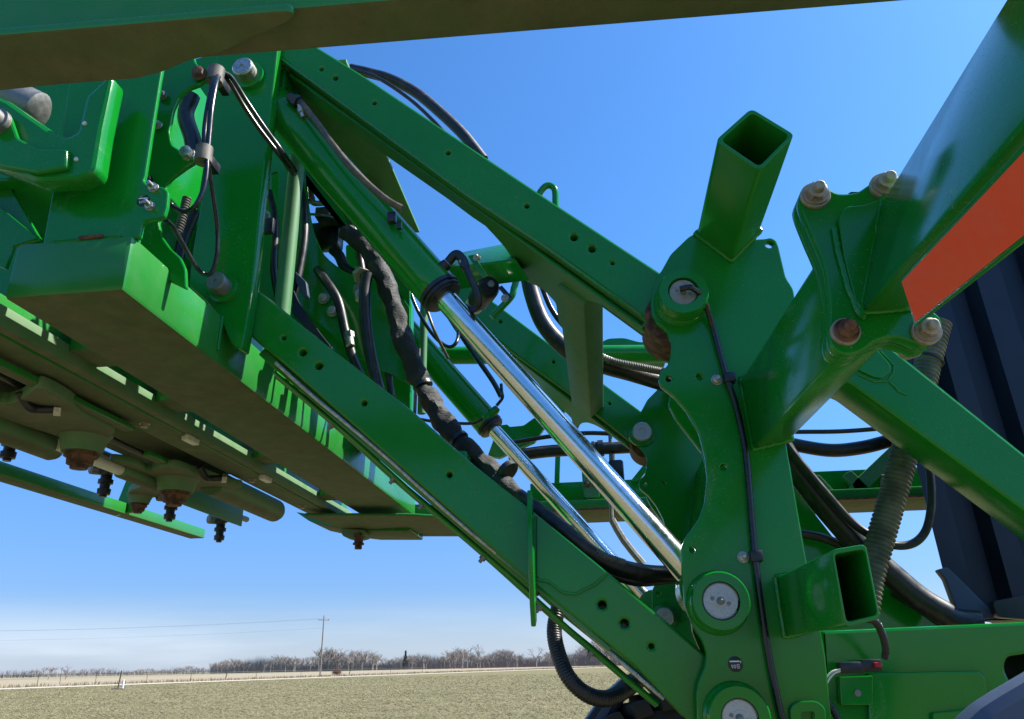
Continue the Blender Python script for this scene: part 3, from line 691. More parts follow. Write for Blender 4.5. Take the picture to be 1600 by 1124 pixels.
# guide fin standing across the beam
c0 = P(830, 865, 1.60)
lens = [(.0, .155), (.012, .150), (.022, .09), (.026, 0), (.026, -.06), (.016, -.155), (.004, -.168), (-.006, -.12), (-.010, 0), (-.006, .12)]
me = poly_mesh([(c0.y+v*1.9, c0.z+w_*.84) for v, w_ in lens], [], .010, .002)
me.transform(Matrix.Translation((c0.x, 0, 0)) @ Matrix(((0,0,1,0),(1,0,0,0),(0,1,0,0),(0,0,0,1)))); link('guide_fin', me, 'green', lower, True)
cc = P(690, 730, 1.7)
box('cross_tube', (cc.x-.05, 1.745, cc.z-.05), (cc.x+.05, 1.642+DY, cc.z+.05), 'green', lower, .006)
for (x, y) in ((395,640),):
    pass
# steel lines and clamps slung under the beam
du = (P(991, 1040, 1.642)-P(433, 560, 1.642)).normalized(); nu = du.cross(Y1_).normalized()
if nu.z > 0: nu = -nu
L0 = P(433, 560, 1.642); Lend = (P(1040, 1090, 1.642)-L0).length
for k, (yy, dd, r_, m_) in enumerate(((.010, .010, .0045, 'steel'), (.035, .028, .0045, 'green'), (.060, .030, .007, 'dustygreen'), (.085, .028, .0045, 'steel'))):
    pts = [L0+Y1_*yy+nu*(dd+.002*math.sin(i*1.7+k))+du*(Lend*i/9) for i in range(10)]
    tube('steel_line', pts, r_, m_, lower, 8, 3)
hull_box('line_tray', [L0-du*.06+Y1_*y_+nu*z_ for y_, z_ in ((.022, .001), (.022, .022), (.100, .022), (.100, .001))], [L0+du*(Lend*.72)+Y1_*y_+nu*z_ for y_, z_ in ((.022, .001), (.022, .022), (.100, .022), (.100, .001))], 'muddy', lower, .003)
for s in (.18, .36, .44, .60, .74, .86):
    q = L0+Y1_*.045+nu*.020+du*(Lend*s); bolt(q+nu*.012, .0075, lower, 'dullsteel', axis=nu, head=.9, washer=1.4, stud=.9, name='line_clamp')
q = L0+nu*.003+du*(Lend*.62)
hull_box('edge_strip', [q+Y1_*.004, q+Y1_*.004+nu*.010, q+Y1_*.045+nu*.010, q+Y1_*.045], [q+du*.30+Y1_*.004, q+du*.30+Y1_*.004+nu*.010, q+du*.30+Y1_*.045+nu*.010, q+du*.30+Y1_*.045], 'lit', lower, .002)

# ---------------------------------------------------------------- lift cylinders
def cylinder(label, g0, b0, r0, Y, wb, wr, fit_at):
    """g0 gland pixel, b0 base pixel, r0 rod end pixel"""
    G, Bs, Rd = P(*g0, Y), P(*b0, Y), P(*r0, Y)
    t_ = thing('lift_cylinder', Rd, label, 'hydraulic cylinder')
    rb = px2m(wb, G)/2; rr = px2m(wr, G)/2; L = (G-Bs).length
    ba = lathe('barrel', Bs, G, [(-.02, rb*.9), (0, rb), (.06, rb), (.065, rb*1.04), (.07, rb), (L*.55, rb), (L-.05, rb), (L-.006, rb), (L, rb*.97)], 'green', t_, 40)
    gl = lathe('gland', G, G+(G-Bs), [(-.004, rb*1.02), (.006, rb*1.02), (.008, rb*.93), (.011, rb*.93), (.013, rb*.98), (.018, rb*.98), (.021, rb*.88), (.024, rb*.88), (.027, rb*.72)], 'plastic', t_, 36)
    LR = (Rd-G).length
    lathe('rod', G, Rd, [(0, rr), (LR, rr)], 'chrome', t_, 40)
    lathe('rod_eye', Vector((Rd.x, Y-.05, Rd.z)), Vector((Rd.x, Y+1, Rd.z)), [(0, rr*1.9), (.10, rr*1.9)], 'green', t_, 28)
    return t_, ba, G, (G-Bs).normalized(), rb
cyl1 = cylinder('large green hydraulic lift cylinder with a mirror-bright chrome rod, nearest the mast pin', (686,456), (426,158), (1100,922), 1.69, 68, 36, None)
cyl2 = cylinder('smaller-looking green hydraulic cylinder with bright rod behind the wrapped hose', (764,664), (560,433), (1020,948), 1.69+DY, 43, 22, None)
# port and elbow on the near cylinder
t_, ba, G, da_, rb = cyl1
pt = P(700, 415, 1.66)
lathe('port_block', P(685, 425, 1.67), P(706, 405, 1.66), [(0, .016), (.02, .016), (.032, .013)], 'plastic', ba, 12)
tube('elbow', [P(700, 410, 1.66), P(712, 398, 1.655), P(722, 405, 1.65), P(728, 420, 1.65)], .012, 'plastic', ba, 10)
lathe('ferrule', P(722, 408, 1.65), P(733, 428, 1.65), [(0, .011), (.02, .011)], 'steel', ba, 12)
hosepx('cylinder_hose', [(726,412,1.65),(734,432,1.64),(744,455,1.64),(748,475,1.65),(738,484,1.68),(715,474,1.72)], 11, 'rubber', 'short bent black hose from the large cylinder port back under its gland')
lathe('port_block', P(760, 655, 2.72), P(775, 640, 2.72), [(0, .016), (.05, .016), (.06, .012)], 'green', cyl2[1], 12)
hosepx('feed_pipe', [(783,620,2.7),(770,596,2.7),(745,560,2.7),(715,516,2.7),(690,478,2.7),(680,470,2.7)], 8, 'cable', 'thin black feed pipe running along the smaller cylinder to its gland')
hosepx('feed_pipe', [(776,634,2.7),(785,622,2.7),(784,612,2.7),(783,600,2.7)], 5, 'cable', 'tiny looped black pipe at the gland of the smaller cylinder')
hosepx('loop_hose', [(640,455,2.3),(655,490,2.3),(678,525,2.3),(700,542,2.3),(713,535,2.3),(715,515,2.35),(700,490,2.4),(680,470,2.45)], 6, 'cable', 'thin black hose hanging in a loop against the sky beside the chrome rod')
# brown hose along the top of the near cylinder
tanh = hosepx('tan_hose', [(470,160,1.63),(490,185,1.62),(510,212,1.61),(540,252,1.60),(575,288,1.60),(605,313,1.60),(628,326,1.60)], 11, 'brownhose', 'tan-brown hydraulic hose lying along the top of the large cylinder', n=12)
o = thing('hose_elbow_fitting', P(466, 160, 1.63), 'black and steel elbow fitting where the tan hose leaves the cylinder base', 'fitting')
lathe('nut', P(452, 152, 1.63), P(480, 168, 1.63), [(0, .013), (.02, .014), (.021, .018), (.036, .018), (.037, .012), (.05, .012)], 'plastic', o, 6)
lathe('stem', P(468, 160, 1.63), P(476, 190, 1.64), [(0, .010), (.02, .010), (.022, .013), (.034, .013), (.036, .009), (.05, .009)], 'steel', o, 12)
o = thing('hose_end_clip', P(618, 340, 1.62), 'small black clip under the free end of the tan hose', 'clip')
box('clip_body', P(613, 342, 1.62)-Vector((.012, .01, .012)), P(613, 342, 1.62)+Vector((.010, .01, .016)), 'plastic', o, .003)
box('clip_latch', P(624, 352, 1.62)-Vector((.006, .006, .012)), P(624, 352, 1.62)+Vector((.006, .006, .010)), 'plastic', o, .002)

# ---------------------------------------------------------------- boom centre frame (left)
cf = thing('boom_centre_frame', P(345, 480, 1.6), 'big green boom centre frame of plates and box tubes with mud-brown undersides', 'boom frame')
YN = 1.22
bl, tr = P(12, 464, YN), P(203, 366, YN)
tl = P(18, 381, YN); br = P(196, 456, YN)
bx0, bx1, bz0, bz1 = (bl.x+tl.x)/2, (tr.x+br.x)/2, (bl.z+br.z)/2, (tl.z+tr.z)/2
box('lower_box_tube', (bx0, YN, bz0), (bx1, 3.66, bz1), 'muddy', cf, .010)
# pin plate
pin_plate = plate('pin_plate', [(340,60),(436,60),(424,170),(414,255),(405,340),(399,410),(394,455),(386,505),(378,548),(362,540),(345,500),(318,468),(294,448),(300,398),(312,326),(328,230)], 1.60, .040, 'green', cf, 7, bev=.004)
for (x, y, rp, dep, fc, fr) in ((385,113,17,.030,'steel',1.5), (347,445,16,.034,'dullsteel',1.55)):
    c = P(x+4, y+8, 1.60); r = px2m(rp, c)
    co_ = lathe('pin_collar', c+Vector((0, .002, 0)), c+NY, [(0, r*fr), (.014, r*fr*.98), (.016, r*1.15)], 'green', cf, 30)
    lathe('pin', c, c+NY, [(0, r*.98), (dep+.012, r*.98), (dep+.016, r*.86), (dep+.016, r*.2), (dep+.013, r*.16)], fc, co_, 28)
# near post plate standing on the tube end
plate('post_plate', [(118,60),(262,60),(250,125),(238,200),(227,272),(224,282),(228,287,2),(240,290),(256,292),(263,300),(261,322),(256,338),(246,343),(230,344),(222,350),(218,372),(66,384),(78,318),(92,250),(100,180)], YN+.012, .012, 'green', cf, 4, bev=.0035)
# second, bright plate with cutouts behind the post plate
plate('cutout_plate', [(205,90),(300,70),(305,98),(318,108),(322,122),(312,132),(295,138),(279,152),(270,172),(264,205),(268,226),(285,237),(300,242),(306,252),(290,262),(268,278),(258,292),(264,310),(258,330),(247,345),(252,368),(266,388),(282,402),(290,420),(291,452),(225,420),(200,360)], 1.36, .012, 'green', cf, 5, bev=.0035)
boltpx(254, 150, 1.352, 6, cf, 'dullsteel', head=.8); boltpx(246, 196, 1.352, 6, cf, 'steel', head=.8)
boltpx(232, 282, 1.352, 6, cf, 'plastic', head=.8); boltpx(312, 116, 1.352, 9, cf, 'rust', head=.8)
boltpx(240, 294, YN+.012, 7, cf, 'steel', head=.7, washer=1.2, stud=1.4); boltpx(235, 323, YN+.012, 7, cf, 'steel', head=.7, washer=1.2, stud=1.4)
decal(224, 314, YN+.012, 10.5, cf)
boltpx(294, 242, 1.352, 10, cf, 'steel', head=.9, washer=1.15)
# back wall plates that close the view through the frame
plate('back_plate', [(250,110),(345,80),(330,240),(300,460),(240,420)], 1.95, .012, 'green', cf, 0)
plate('rear_plate', [(400,40),(470,130),(560,250),(640,360),(641,660),(560,660),(380,480)], 2.28, .012, 'green', cf, 6,
      cuts=[[(500,268),(484,290),(481,330),(488,370),(505,405),(530,425),(556,440),(580,455),(600,430),(600,380),(570,330),(540,290)]])
plate('slot_plate', [(416,200),(470,260),(640,480),(640,600),(560,560),(470,480),(400,470)], 2.12, .010, 'green', cf, 4,
      cuts=[[(424,270),(435,268),(433,350),(420,352)], [(478,255),(482,330),(500,390),(530,420),(552,430),(565,425),(600,440),(600,360),(540,300),(500,262)]])
boltpx(506, 467, 2.11, 7, cf, 'steel', head=.7); boltpx(520, 487, 2.11, 7, cf, 'steel', head=.7)
boltpx(412, 338, 1.95, 8, cf, 'steel', head=.7); box('latch', P(416, 352, 1.9)-Vector((.02, .01, .03)), P(416, 352, 1.9)+Vector((.025, .01, .02)), 'plastic', cf, .004)
# round uprights, sunlit
for (x0, y0, x1, y1, Y, wpx) in ((463,255,441,492,1.86,24), (667,470,655,625,2.45,12), (593,490,586,600,2.2,7)):
    a, b = P(x0, y0, Y), P(x1, y1, Y); b.x = a.x = (a.x+b.x)/2; r = px2m(wpx, a)/2
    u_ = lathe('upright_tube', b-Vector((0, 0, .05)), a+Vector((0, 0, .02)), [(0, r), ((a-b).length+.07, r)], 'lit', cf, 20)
# top beam along the machine's width, dusty below, in the paler lit paint
yb0 = 1.66
q0, q1 = P(541, 97, yb0), P(500, 110, yb0)
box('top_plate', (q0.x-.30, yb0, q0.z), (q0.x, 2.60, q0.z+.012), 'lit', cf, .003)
box('top_rib', (q0.x-.19, yb0, q0.z-.07), (q0.x-.178, 2.58, q0.z-.001), 'green', cf, .003)
# far pin plate (mirror of the near one) and far post
plate('pin_plate', [(340,60),(436,60),(424,170),(414,255),(405,340),(399,410),(394,455),(386,505),(378,548),(300,448),(312,326),(328,230)], 1.60, .030, 'green', cf, 7, dy=DY+.10, bev=.004)
plate('far_post', [(612,470),(641,470),(643,700),(612,700)], 2.6, .06, 'green', cf, 2)
boltpx(628, 597, 2.595, 6, cf, 'steel', head=.8)
# side casting that carries the outer pivot
YC = 1.16
cast = plate('pivot_casting', [(-60,120),(0,151),(12,155),(45,178),(84,205),(105,213),(120,205),(133,150),(165,120),(177,120),(160,200),(150,262),(143,272),(118,281),(60,284),(52,283),(20,270),(-60,240)], YC, .045, 'green', cf, 5, bev=.010)
plate('casting_rib', [(-60,150),(0,172),(15,180),(28,215),(60,232),(106,232),(104,262),(56,270),(10,262),(-60,250)], YC-.012, .014, 'green', cast, 4, bev=.005)
boltpx(133, 194, YC, 3.6, cast, 'wire', head=.8, washer=0); boltpx(120, 250, YC, 3.6, cast, 'wire', head=.8, washer=0)
c = P(-2, 193, YC-.012); lathe('pivot_pin', c, c+NY, [(0, px2m(22, c)), (.012, px2m(22, c)), (.013, px2m(17, c)), (.03, px2m(17, c)), (.033, px2m(14, c))], 'dullsteel', cast, 26)
c = P(30, 160, YC+.10); lathe('sleeve', c-X1*.10+Vector((0, -.02, .05)), c+X1*.05+Vector((0, .03, -.02)), [(0, .045), (.15, .045), (.16, .03)], 'dullsteel', cf, 26)
# diagonal plates below the casting
plate('corner_plate', [(-40,280),(10,278),(20,300),(62,372),(0,330),(-40,310)], 1.28, .01, 'green', cf, 2)
plate('corner_plate', [(-40,300),(0,323),(60,372),(20,385),(8,420),(-40,400)], 1.25, .01, 'green', cf, 2)
plate('rear_wall', [(-80,60),(150,60),(110,420),(60,520),(-80,480)], 1.62, .012, 'green', cf, 0)
plate('corner_plate', [(40,270),(92,275),(70,375),(55,360)], 1.5, .01, 'green', cf, 2)
# welding and rust on the tube end
weld([Vector((bx0+.07, YN+.010, bz1+.001)), Vector((bx1-.03, YN+.010, bz1+.001))], .004, cf)
c = P(138, 372, YN); o_ = weld([c+Vector((-.02, .002, .002)), c+Vector((.028, .002, .004))], .0045, cf, m='rust')

# second beam and undersides left of the box tube
ZU = bz0-.012
xA = PZ(0, 525, ZU).x; xB = PZ(0, 563, ZU).x
box('second_beam', (xB, .85, ZU), (xA, 3.70, ZU+.09), 'muddy', cf, .006)
box('beam_flange', (xA+.003, .85, ZU+.004), (xA+.030, 3.69, ZU+.05), 'cast', cf, .003)
xC = PZ(0, 500, ZU+.05).x
box('inner_sheet', ((xA+bx0)/2-.03, 2.92, ZU+.10), ((xA+bx0)/2-.018, 3.62, ZU+.28), 'green', cf, .002)
box('shade_panel', ((xA+bx0)/2-.03, 1.64, ZU+.10), ((xA+bx0)/2-.018, 2.90, 3.30), 'green', cf, .002)  # added panel that keeps the sun off the rear boom tube
for (x, y) in ((115,563), (253,637), (386,722), (478,780), (540,812)):
    q = PZ(x, y, bz0+.02); 
    if q.y > 3.6: continue
    box('cross_member', (xA+.031, q.y-.055, bz0+.02), (bx0-.003, q.y+.055, bz0+.11), 'muddy', cf, .003)
box('deck_plate', (xB-.02, 1.25, bz0+.30), (bx0, 3.62, bz0+.31), 'green', cf, .002)
box('belly_plate', (xB-.55, .6, ZU+.03), (xB-.004, 2.05, ZU+.04), 'muddy', cf, .002)
box('belly_plate', (xB-.28, 2.06, ZU+.03), (xB-.004, 2.75, ZU+.04), 'muddy', cf, .002)
for (x, y) in ((65,597), (298,687), (415,748)):
    q = PZ(x, y, ZU-.002); box('clip', (q.x-.012, q.y-.035, ZU-.012), (q.x+.012, q.y+.035, ZU+.01), 'wire', cf, .003)
for k_, s_ in enumerate((.15, .42, .70, .9)):
    bolt(Vector(((xA+xB)/2, .9+s_*2.6, ZU)), .011, cf, 'rustysteel', axis=-Z1, head=.8, washer=1.4)
# castings with vertical pivots under the frame
def zplate(name, pts, Z, th, m, parent, bev=.006):
    q = [PZ(x, y, Z) for x, y in [tuple(v) for v in smooth_closed(pts)]]
    return plate_on(name, q, Z1, th, m, parent, bev)
ZC = ZU-.04
k1 = zplate('pivot_bracket', [(-40,612),(0,632),(27,627),(45,615),(64,608),(106,629),(129,650),(175,674),(174,681),(160,688),(128,694),(94,684),(30,664),(0,654),(-40,645)], ZC, .035, 'cast', cf)
k2 = zplate('pivot_bracket', [(172,722),(210,727),(230,737),(240,733),(256,731),(277,731),(301,740),(316,743),(351,756),(378,763),(331,767),(301,771),(286,776),(260,778),(237,778),(207,778),(200,771),(210,765),(230,759),(239,753),(225,745),(180,731)], ZC, .028, 'cast', cf)
for br_, x, y, rp, f_ in ((k1, 132, 684, 30, 1), (k2, 277, 750, 27, 1), (k2, 219, 776, 15, .7)):
    c = PZ(x, y, ZC); r = px2m(rp, c)
    lathe('pivot_boss', c+Vector((0, 0, .01)), c-Z1, [(0, r*1.35), (.02, r*1.1), (.045*f_, r), (.055*f_, r*.95)], 'cast', br_, 30)
    c2 = c-Z1*(.045*f_)
    lathe('pivot_nut', c2, c2-Z1, [(0, r*.8), (.012*f_, r*.82), (.014*f_, r*.66), (.034*f_, r*.62), (.036*f_, r*.45), (.046*f_, r*.42)], 'rust', br_, 12)
for (x, y) in ((96,618), (300,742)):                      # tie plates beside the brackets
    q = PZ(x, y, ZC+.02); box('rail', (q.x-.02, q.y-.30, ZC+.012), (q.x+.015, q.y+.30, ZC+.030), 'muddy', cf, .004)
# fold cylinder under the frame
a, b = PZ(-60, 645, ZC-.01), PZ(98, 702, ZC-.01)
fc = thing('fold_cylinder', b, 'dark green fold cylinder with a dusty silver rod under the centre frame', 'hydraulic cylinder')
b.x = a.x; r = px2m(20, b)
lathe('barrel', a, b, [(0, r), ((b-a).length-.02, r), ((b-a).length-.005, r*.85), ((b-a).length, r*.5)], 'cast', fc, 28)
a2 = PZ(105, 702, ZC-.01); b2 = PZ(182, 735, ZC-.01); b2.x = a2.x; r = px2m(9, a2)
lathe('rod', a2-Y1_*.05, b2, [(0, r), ((b2-a2).length+.05, r)], 'wire', fc, 20)
a3, b3 = PZ(183, 735, ZC-.01), PZ(262, 768, ZC-.01); a3.x = b3.x = (a2.x+b2.x)/2; r = px2m(12, a3)
lathe('rod_sleeve', a3, b3, [(0, r*.8), (.004, r), ((b3-a3).length, r), ((b3-a3).length+.01, r*.6)], 'cast', fc, 24)
a, b = PZ(300, 755, ZC+.02), PZ(452, 800, ZC+.02); rr_ = thing('rounded_link_tube', b, 'round-ended dark tube under the far end of the second frame beam', 'link tube')
b.x = a.x = (a.x*.4+b.x*.6); r = px2m(17, b)
lathe('tube_body', a, b, [(0, r), ((b-a).length-.04, r), ((b-a).length-.015, r*.8), ((b-a).length, r*.35)], 'cast', rr_, 28)
# far end brackets of the centre frame
fe = thing('frame_end_bracket', P(560, 830, 3.75), 'muddy bracket with a hanging rusty pivot bolt below the far end of the box tube', 'bracket')
plate('bracket_plate', [(462,800),(484,815),(535,826),(570,830),(640,830),(640,823),(560,818),(500,806)], 3.74, .30, 'muddy', fe, 3)
zfe = P(640, 833, 3.9).z
plate_on('belly_plate', [PZ(x, y, zfe) for x, y in ((476,806),(500,814),(540,828),(575,832),(640,834),(744,835),(738,812),(640,806),(560,806))], Z1, .012, 'muddy', fe, .003)
plate('bracket_tab', [(532,826),(535,838),(552,842),(570,838),(570,828)], 3.70, .10, 'cast', fe, 4)
c = P(561, 834, 3.72); lathe('pivot_bolt', c, c-Z1, [(0, .030), (.02, .03), (.021, .022), (.045, .022), (.046, .028), (.054, .028), (.055, .018), (.075, .018)], 'rust', fe, 12)

# ---------------------------------------------------------------- rear spray boom pieces, nozzles
rb_ = thing('rear_boom_section', P(320, 835, 3.0), 'slim green boom tube hanging lowest, its far end sunlit', 'boom')
e = [P(x, y, 3.55) for x, y in ((299,828),(321,828),(320,841),(301,842))]
z0, z1 = min(p.z for p in e), max(p.z for p in e); x0, x1 = e[0].x, e[1].x
box('boom_tube', (x0, .9, z0), (x1, 3.55, z1), 'muddy', rb_, .003)
plate('hanger_bracket', [(176,806),(186,778),(198,748),(212,740),(220,752),(218,790),(210,800),(194,802)], 2.9, .02, 'green', rb_, 4)
np_ = thing('nozzle_rail', P(377, 823, 3.2), 'sunlit pale green rail plate above the hanging nozzles', 'rail')
t1, t0 = P(381, 794, 3.2), P(377, 823, 3.2)
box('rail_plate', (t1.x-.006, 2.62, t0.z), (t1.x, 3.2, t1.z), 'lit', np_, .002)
for (x, y) in ((306,787), (310,790), (330,798), (338,802)):
    q = PX_(x, y, t1.x); lathe('rivet', q-X1*.002, q+X1, [(0, .005), (.003, .004)], 'dullsteel', np_, 8)
noz_at = [(14,680,2.03,'beside the dusty barrel'), (162,741,2.42,'beside the silver rod'), (264,783,2.80,'below the rusty pivot nut'), (341,818,3.16,'at the end of the sunlit rail plate')]
for (x, y, Y, wh) in noz_at:
    c = P(x, y, Y); nz_ = thing('spray_nozzle', c, 'black spray nozzle body with grey cap hanging '+wh, 'nozzle', 'spray nozzles under the frame')
    s = 1.15
    tube('clamp', [c+Vector((.05, .03, .035))*s, c+Vector((.03, .0, .02))*s, c+Vector((0, -.01, .0))*s], .018*s, 'plastic', nz_, 10, 4)
    lathe('check_valve_cap', c+Vector((-.005, -.005, .012))*s, c+Vector((-.04, -.05, .014))*s, [(0, .016*s), (.022*s, .018*s), (.03*s, .018*s), (.034*s, .013*s)], 'dullsteel', nz_, 14)
    lathe('turret', c+Vector((.012, 0, .005)), c+Vector((.012, 0, -1)), [(0, .016*s), (.02*s, .016*s), (.022*s, .021*s), (.034*s, .021*s), (.036*s, .014*s), (.048*s, .014*s), (.05*s, .019*s), (.066*s, .018*s), (.068*s, .010*s), (.074*s, .010*s)], 'plastic', nz_, 14)
    hull_box('wing', [c+Vector((.015, -.005, .012))*s, c+Vector((.06, -.01, -.004))*s, c+Vector((.06, .012, -.004))*s, c+Vector((.015, .012, .012))*s], [c+Vector((.015, -.005, .024))*s, c+Vector((.075, -.01, .016))*s, c+Vector((.075, .012, .016))*s, c+Vector((.015, .012, .024))*s], 'plastic', nz_, .002)

# ---------------------------------------------------------------- near folded boom, passing overhead
nb_ = thing('overhead_boom', P(300, 60, .66), 'folded green boom passing overhead with a mud-brown underside', 'boom')
YFAR = 0.70
zb = P(700, 60, YFAR).z
yn_ = PZ(250, 31, zb).y
fa, fb0 = PZ(294, 96, zb), PZ(1480, 0, zb); bd = (fb0-fa).normalized(); fn = PZ(215, 34, zb); wv_ = Vector((bd.y, -bd.x, 0)); wv_ = wv_*((fn-fa).dot(wv_))
sec = lambda p: [p, p+wv_, p+wv_+Z1*.16, p+Z1*.16]
hull_box('boom_tube', sec(fa-bd*1.2), sec(fb0+bd*.7), 'muddy', nb_, .008)
bpz = zb-.014
pl = [(-80,62),(0,55),(200,38),(430,18),(452,17),(462,24),(450,36),(400,58),(345,84),(296,96),(256,113),(216,124),(100,133),(0,143),(-80,150)]
q = [PZ(x, y, bpz) for x, y in [tuple(v) for v in fillet(pl, 8)]]
plate_on('wear_plate', q, Z1, .012, 'muddy', nb_, .003)

# ---------------------------------------------------------------- far folded boom
fb = thing('far_boom', P(1150, 815, 3.7), 'far folded green boom running behind the mast, rusty along its lower lip', 'boom')
YQ = 4.05
zA, zB, zC_, = P(905, 753, YQ+.1).z, P(905, 781, YQ).z, P(905, 797, YQ).z
box('lower_chord', (-.80, YQ, zC_), (2.6, YQ+.42, zB), 'muddy', fb, .006)
box('web_plate', (-.35, YQ+.10, zB+.001), (2.6, YQ+.108, zA), 'green', fb, .001)
box('rust_lip', (-.4, YQ-.006, zC_-.003), (2.6, YQ+.03, zC_+.004), 'rust', fb, .001)
for (pts, lab) in ((((1318,776),(1345,776),(1412,706),(1400,690),(1335,752)), 0), (((1345,776),(1372,776),(1330,735),(1318,742)), 0)):
    plate('lattice_bar', pts, YQ+.05, .04, 'lit', fb, 3)
plate('lattice_bar', [(1280,742),(1308,772),(1290,776),(1262,745)], YQ+.05, .04, 'lit', fb, 3)
plate('lattice_bar', [(985,752),(997,752),(1040,700),(1030,696)], YQ+.05, .04, 'green', fb, 3)
plate('lattice_bar', [(838,755),(850,755),(806,706),(796,708)], YQ+.05, .04, 'green', fb, 3)
plate('lattice_bar', [(866,756),(874,756),(876,700),(868,700)], YQ+.06, .03, 'green', fb, 2)
plate('hinge_plate', [(1374,742),(1388,741),(1390,760),(1376,762)], YQ+.09, .008, 'rustysteel', fb, 3)
boltpx(1380, 747, YQ+.09, 3, fb, 'steel'); boltpx(1381, 757, YQ+.09, 3, fb, 'steel')
plate('latch_plate', [(906,700),(930,700),(934,775),(912,778)], YQ+.06, .03, 'dustygreen', fb, 3)
plate('latch_plate', [(912,745),(935,743),(937,776),(914,778)], YQ+.02, .02, 'lit', fb, 3)
boltpx(917, 757, YQ+.02, 4, fb, 'rust'); boltpx(930, 757, YQ+.02, 4, fb, 'rust')
# frame pieces standing on the far boom
plate('end_frame', [(778,665),(793,663),(796,667),(818,665),(836,652),(886,620),(894,632),(850,668),(835,690),(800,705),(780,715),(762,712),(770,690)], 3.4, .04, 'green', fb, 3)
plate('end_frame', [(640,788),(720,790),(738,802),(742,834),(690,834),(640,834)], 3.98, .10, 'muddy', fb, 4)
plate('end_frame', [(660,806),(705,806),(712,818),(668,822)], 3.96, .02, 'green', fb, 6)
tube('prop_rod', [P(*q, 3.45) for q in ((958,700),(957,740),(956,812),(1003,878))], .010, 'dullsteel', fb, 8, 2)
tube('prop_rod', [P(*q, 3.4) for q in ((956,812),(975,845),(1005,882))], .016, 'dullsteel', fb, 8, 2)
# far cross tubes against the sky
fx = thing('far_cross_rail', P(740, 560, 3.0), 'round green rail crossing behind the two lift cylinders', 'rail')
lathe('rail_tube', P(660, 556, 3.0), P(800, 555, 3.0), [(0, px2m(14, P(740, 556, 3.0))), (1.2, px2m(14, P(740, 556, 3.0)))], 'green', fx, 22)
lathe('rail_end', P(845, 551, 3.0), P(885, 549, 3.0), [(0, .03), (.14, .03)], 'chrome', fx, 18)
fh = thing('far_fender_bracket', P(980, 560, 3.1), 'rounded green bracket behind the mast beside the bundled hoses', 'bracket')
plate('bracket_plate', [(938,536),(950,529),(975,528),(1000,535),(1040,532),(1040,570),(990,566),(945,560),(930,552)], 3.1, .06, 'green', fh, 6)

# ---------------------------------------------------------------- grab handle and filter
gh = thing('grab_handle', P(775, 492, 2.4), 'bent round green grab handle showing above and below the upper lift arm', 'handle')
tube('handle_tube', [P(*q, 2.4) for q in ((835,318),(846,298),(856,290),(866,295),(868,312),(866,345),(842,405),(812,430),(804,448),(800,462),(786,478),(768,496))], px2m(11, P(800, 450, 2.4))/2, 'green', gh, 12)
vf = thing('black_accumulator', P(765, 446, 1.80), 'black round accumulator with a bolt in its end, hung under the bracket tube', 'accumulator')
c = P(765, 446, 1.80); r = px2m(19, c)
lathe('body', c+Vector((-.05, .10, .0)), c, [(0, r*.7), (.01, r*.85), (.02, r), (.09, r), (.105, r*.95), (.112, r*.8)], 'plastic', vf, 28)
bolt(c+Vector((.005, -.003, 0)), r*.3, vf, 'dullsteel', head=.7, washer=0)
lathe('white_band', c+Vector((-.062, .12, .0)), c+Vector((-.02, .04, 0)), [(0, r*.8), (.022, r*.8)], 'wire', vf, 24)
hull_box('strap', [P(731, 400, 1.79), P(740, 398, 1.79), P(762, 432, 1.79), P(754, 436, 1.79)], [P(731, 400, 1.81), P(740, 398, 1.81), P(762, 432, 1.81), P(754, 436, 1.81)], 'green', vf, .001)
hull_box('strap', [P(778, 450, 1.79), P(784, 446, 1.79), P(800, 464, 1.79), P(795, 470, 1.79)], [P(778, 450, 1.81), P(784, 446, 1.81), P(800, 464, 1.81), P(795, 470, 1.81)], 'plastic', vf, .001)
bolt(P(789, 466, 1.79), .008, vf, 'steel', stud=.8); bolt(P(745, 403, 1.79), .008, vf, 'steel', stud=.8)

# ---------------------------------------------------------------- chassis rail, tank, fender
ch = thing('chassis_rail', P(1450, 1124, 1.70), 'deep green chassis rail below the mast with a welded step plate', 'chassis rail')
plate('rail_web', [(1284,986),(1600,972),(2600,931),(2600,1330),(1300,1240)], 1.66, .02, 'green', ch, 2, bev=.006, cuts=[[(1572,1050),(1574,1030),(1590,1024),(1640,1022),(1640,1075),(1590,1072)]])
box('inner_sheet', (P(1540, 1050, 1.66).x, 1.80, P(1600, 1110, 1.66).z), (P(1700, 1050, 1.66).x, 1.82, P(1600, 1000, 1.66).z), 'plastic', ch, .002)  # black sheet added behind the rail hole to stand in for shade
tz = P(1440, 979, 1.66).z
box('rail_top', (P(1284, 986, 1.66).x, 1.662, tz-.012), (P(2600, 931, 1.66).x, 1.95, tz-.004), 'green', ch, .002)
plate('step_plate', [(1356,1052),(1530,1048),(1540,1058),(1546,1100),(1528,1102),(1526,1140),(1358,1140)], 1.648, .012, 'green', ch, 4, bev=.004)
plate('mount_plate', [(1312,1058),(1364,1056),(1364,1102),(1314,1102)], 1.640, .018, 'green', ch, 2)
lathe('hole_plug', P(1340, 1083, 1.640), P(1340, 1083, 1.640)+NY, [(0, .007), (.002, .006)], 'dullsteel', ch, 12)
plate('step_plate', [(1458,1114),(1500,1110),(1528,1106),(1600,1104),(1600,1200),(1458,1200)], 1.636, .012, 'green', ch, 3)
dk = thing('far_side_chassis', P(1400, 985, 2.5), 'dark green sloped gusset plate behind the chassis rail under the hoses', 'gusset')
plate('gusset_plate', [(1240,760),(1310,850),(1380,900),(1490,990),(1490,1030),(1240,1030)], 2.2, .02, 'green', dk, 3)
plate('gusset_plate', [(1230,800),(1330,860),(1330,1000),(1230,1000)], 2.5, .02, 'green', dk, 3)
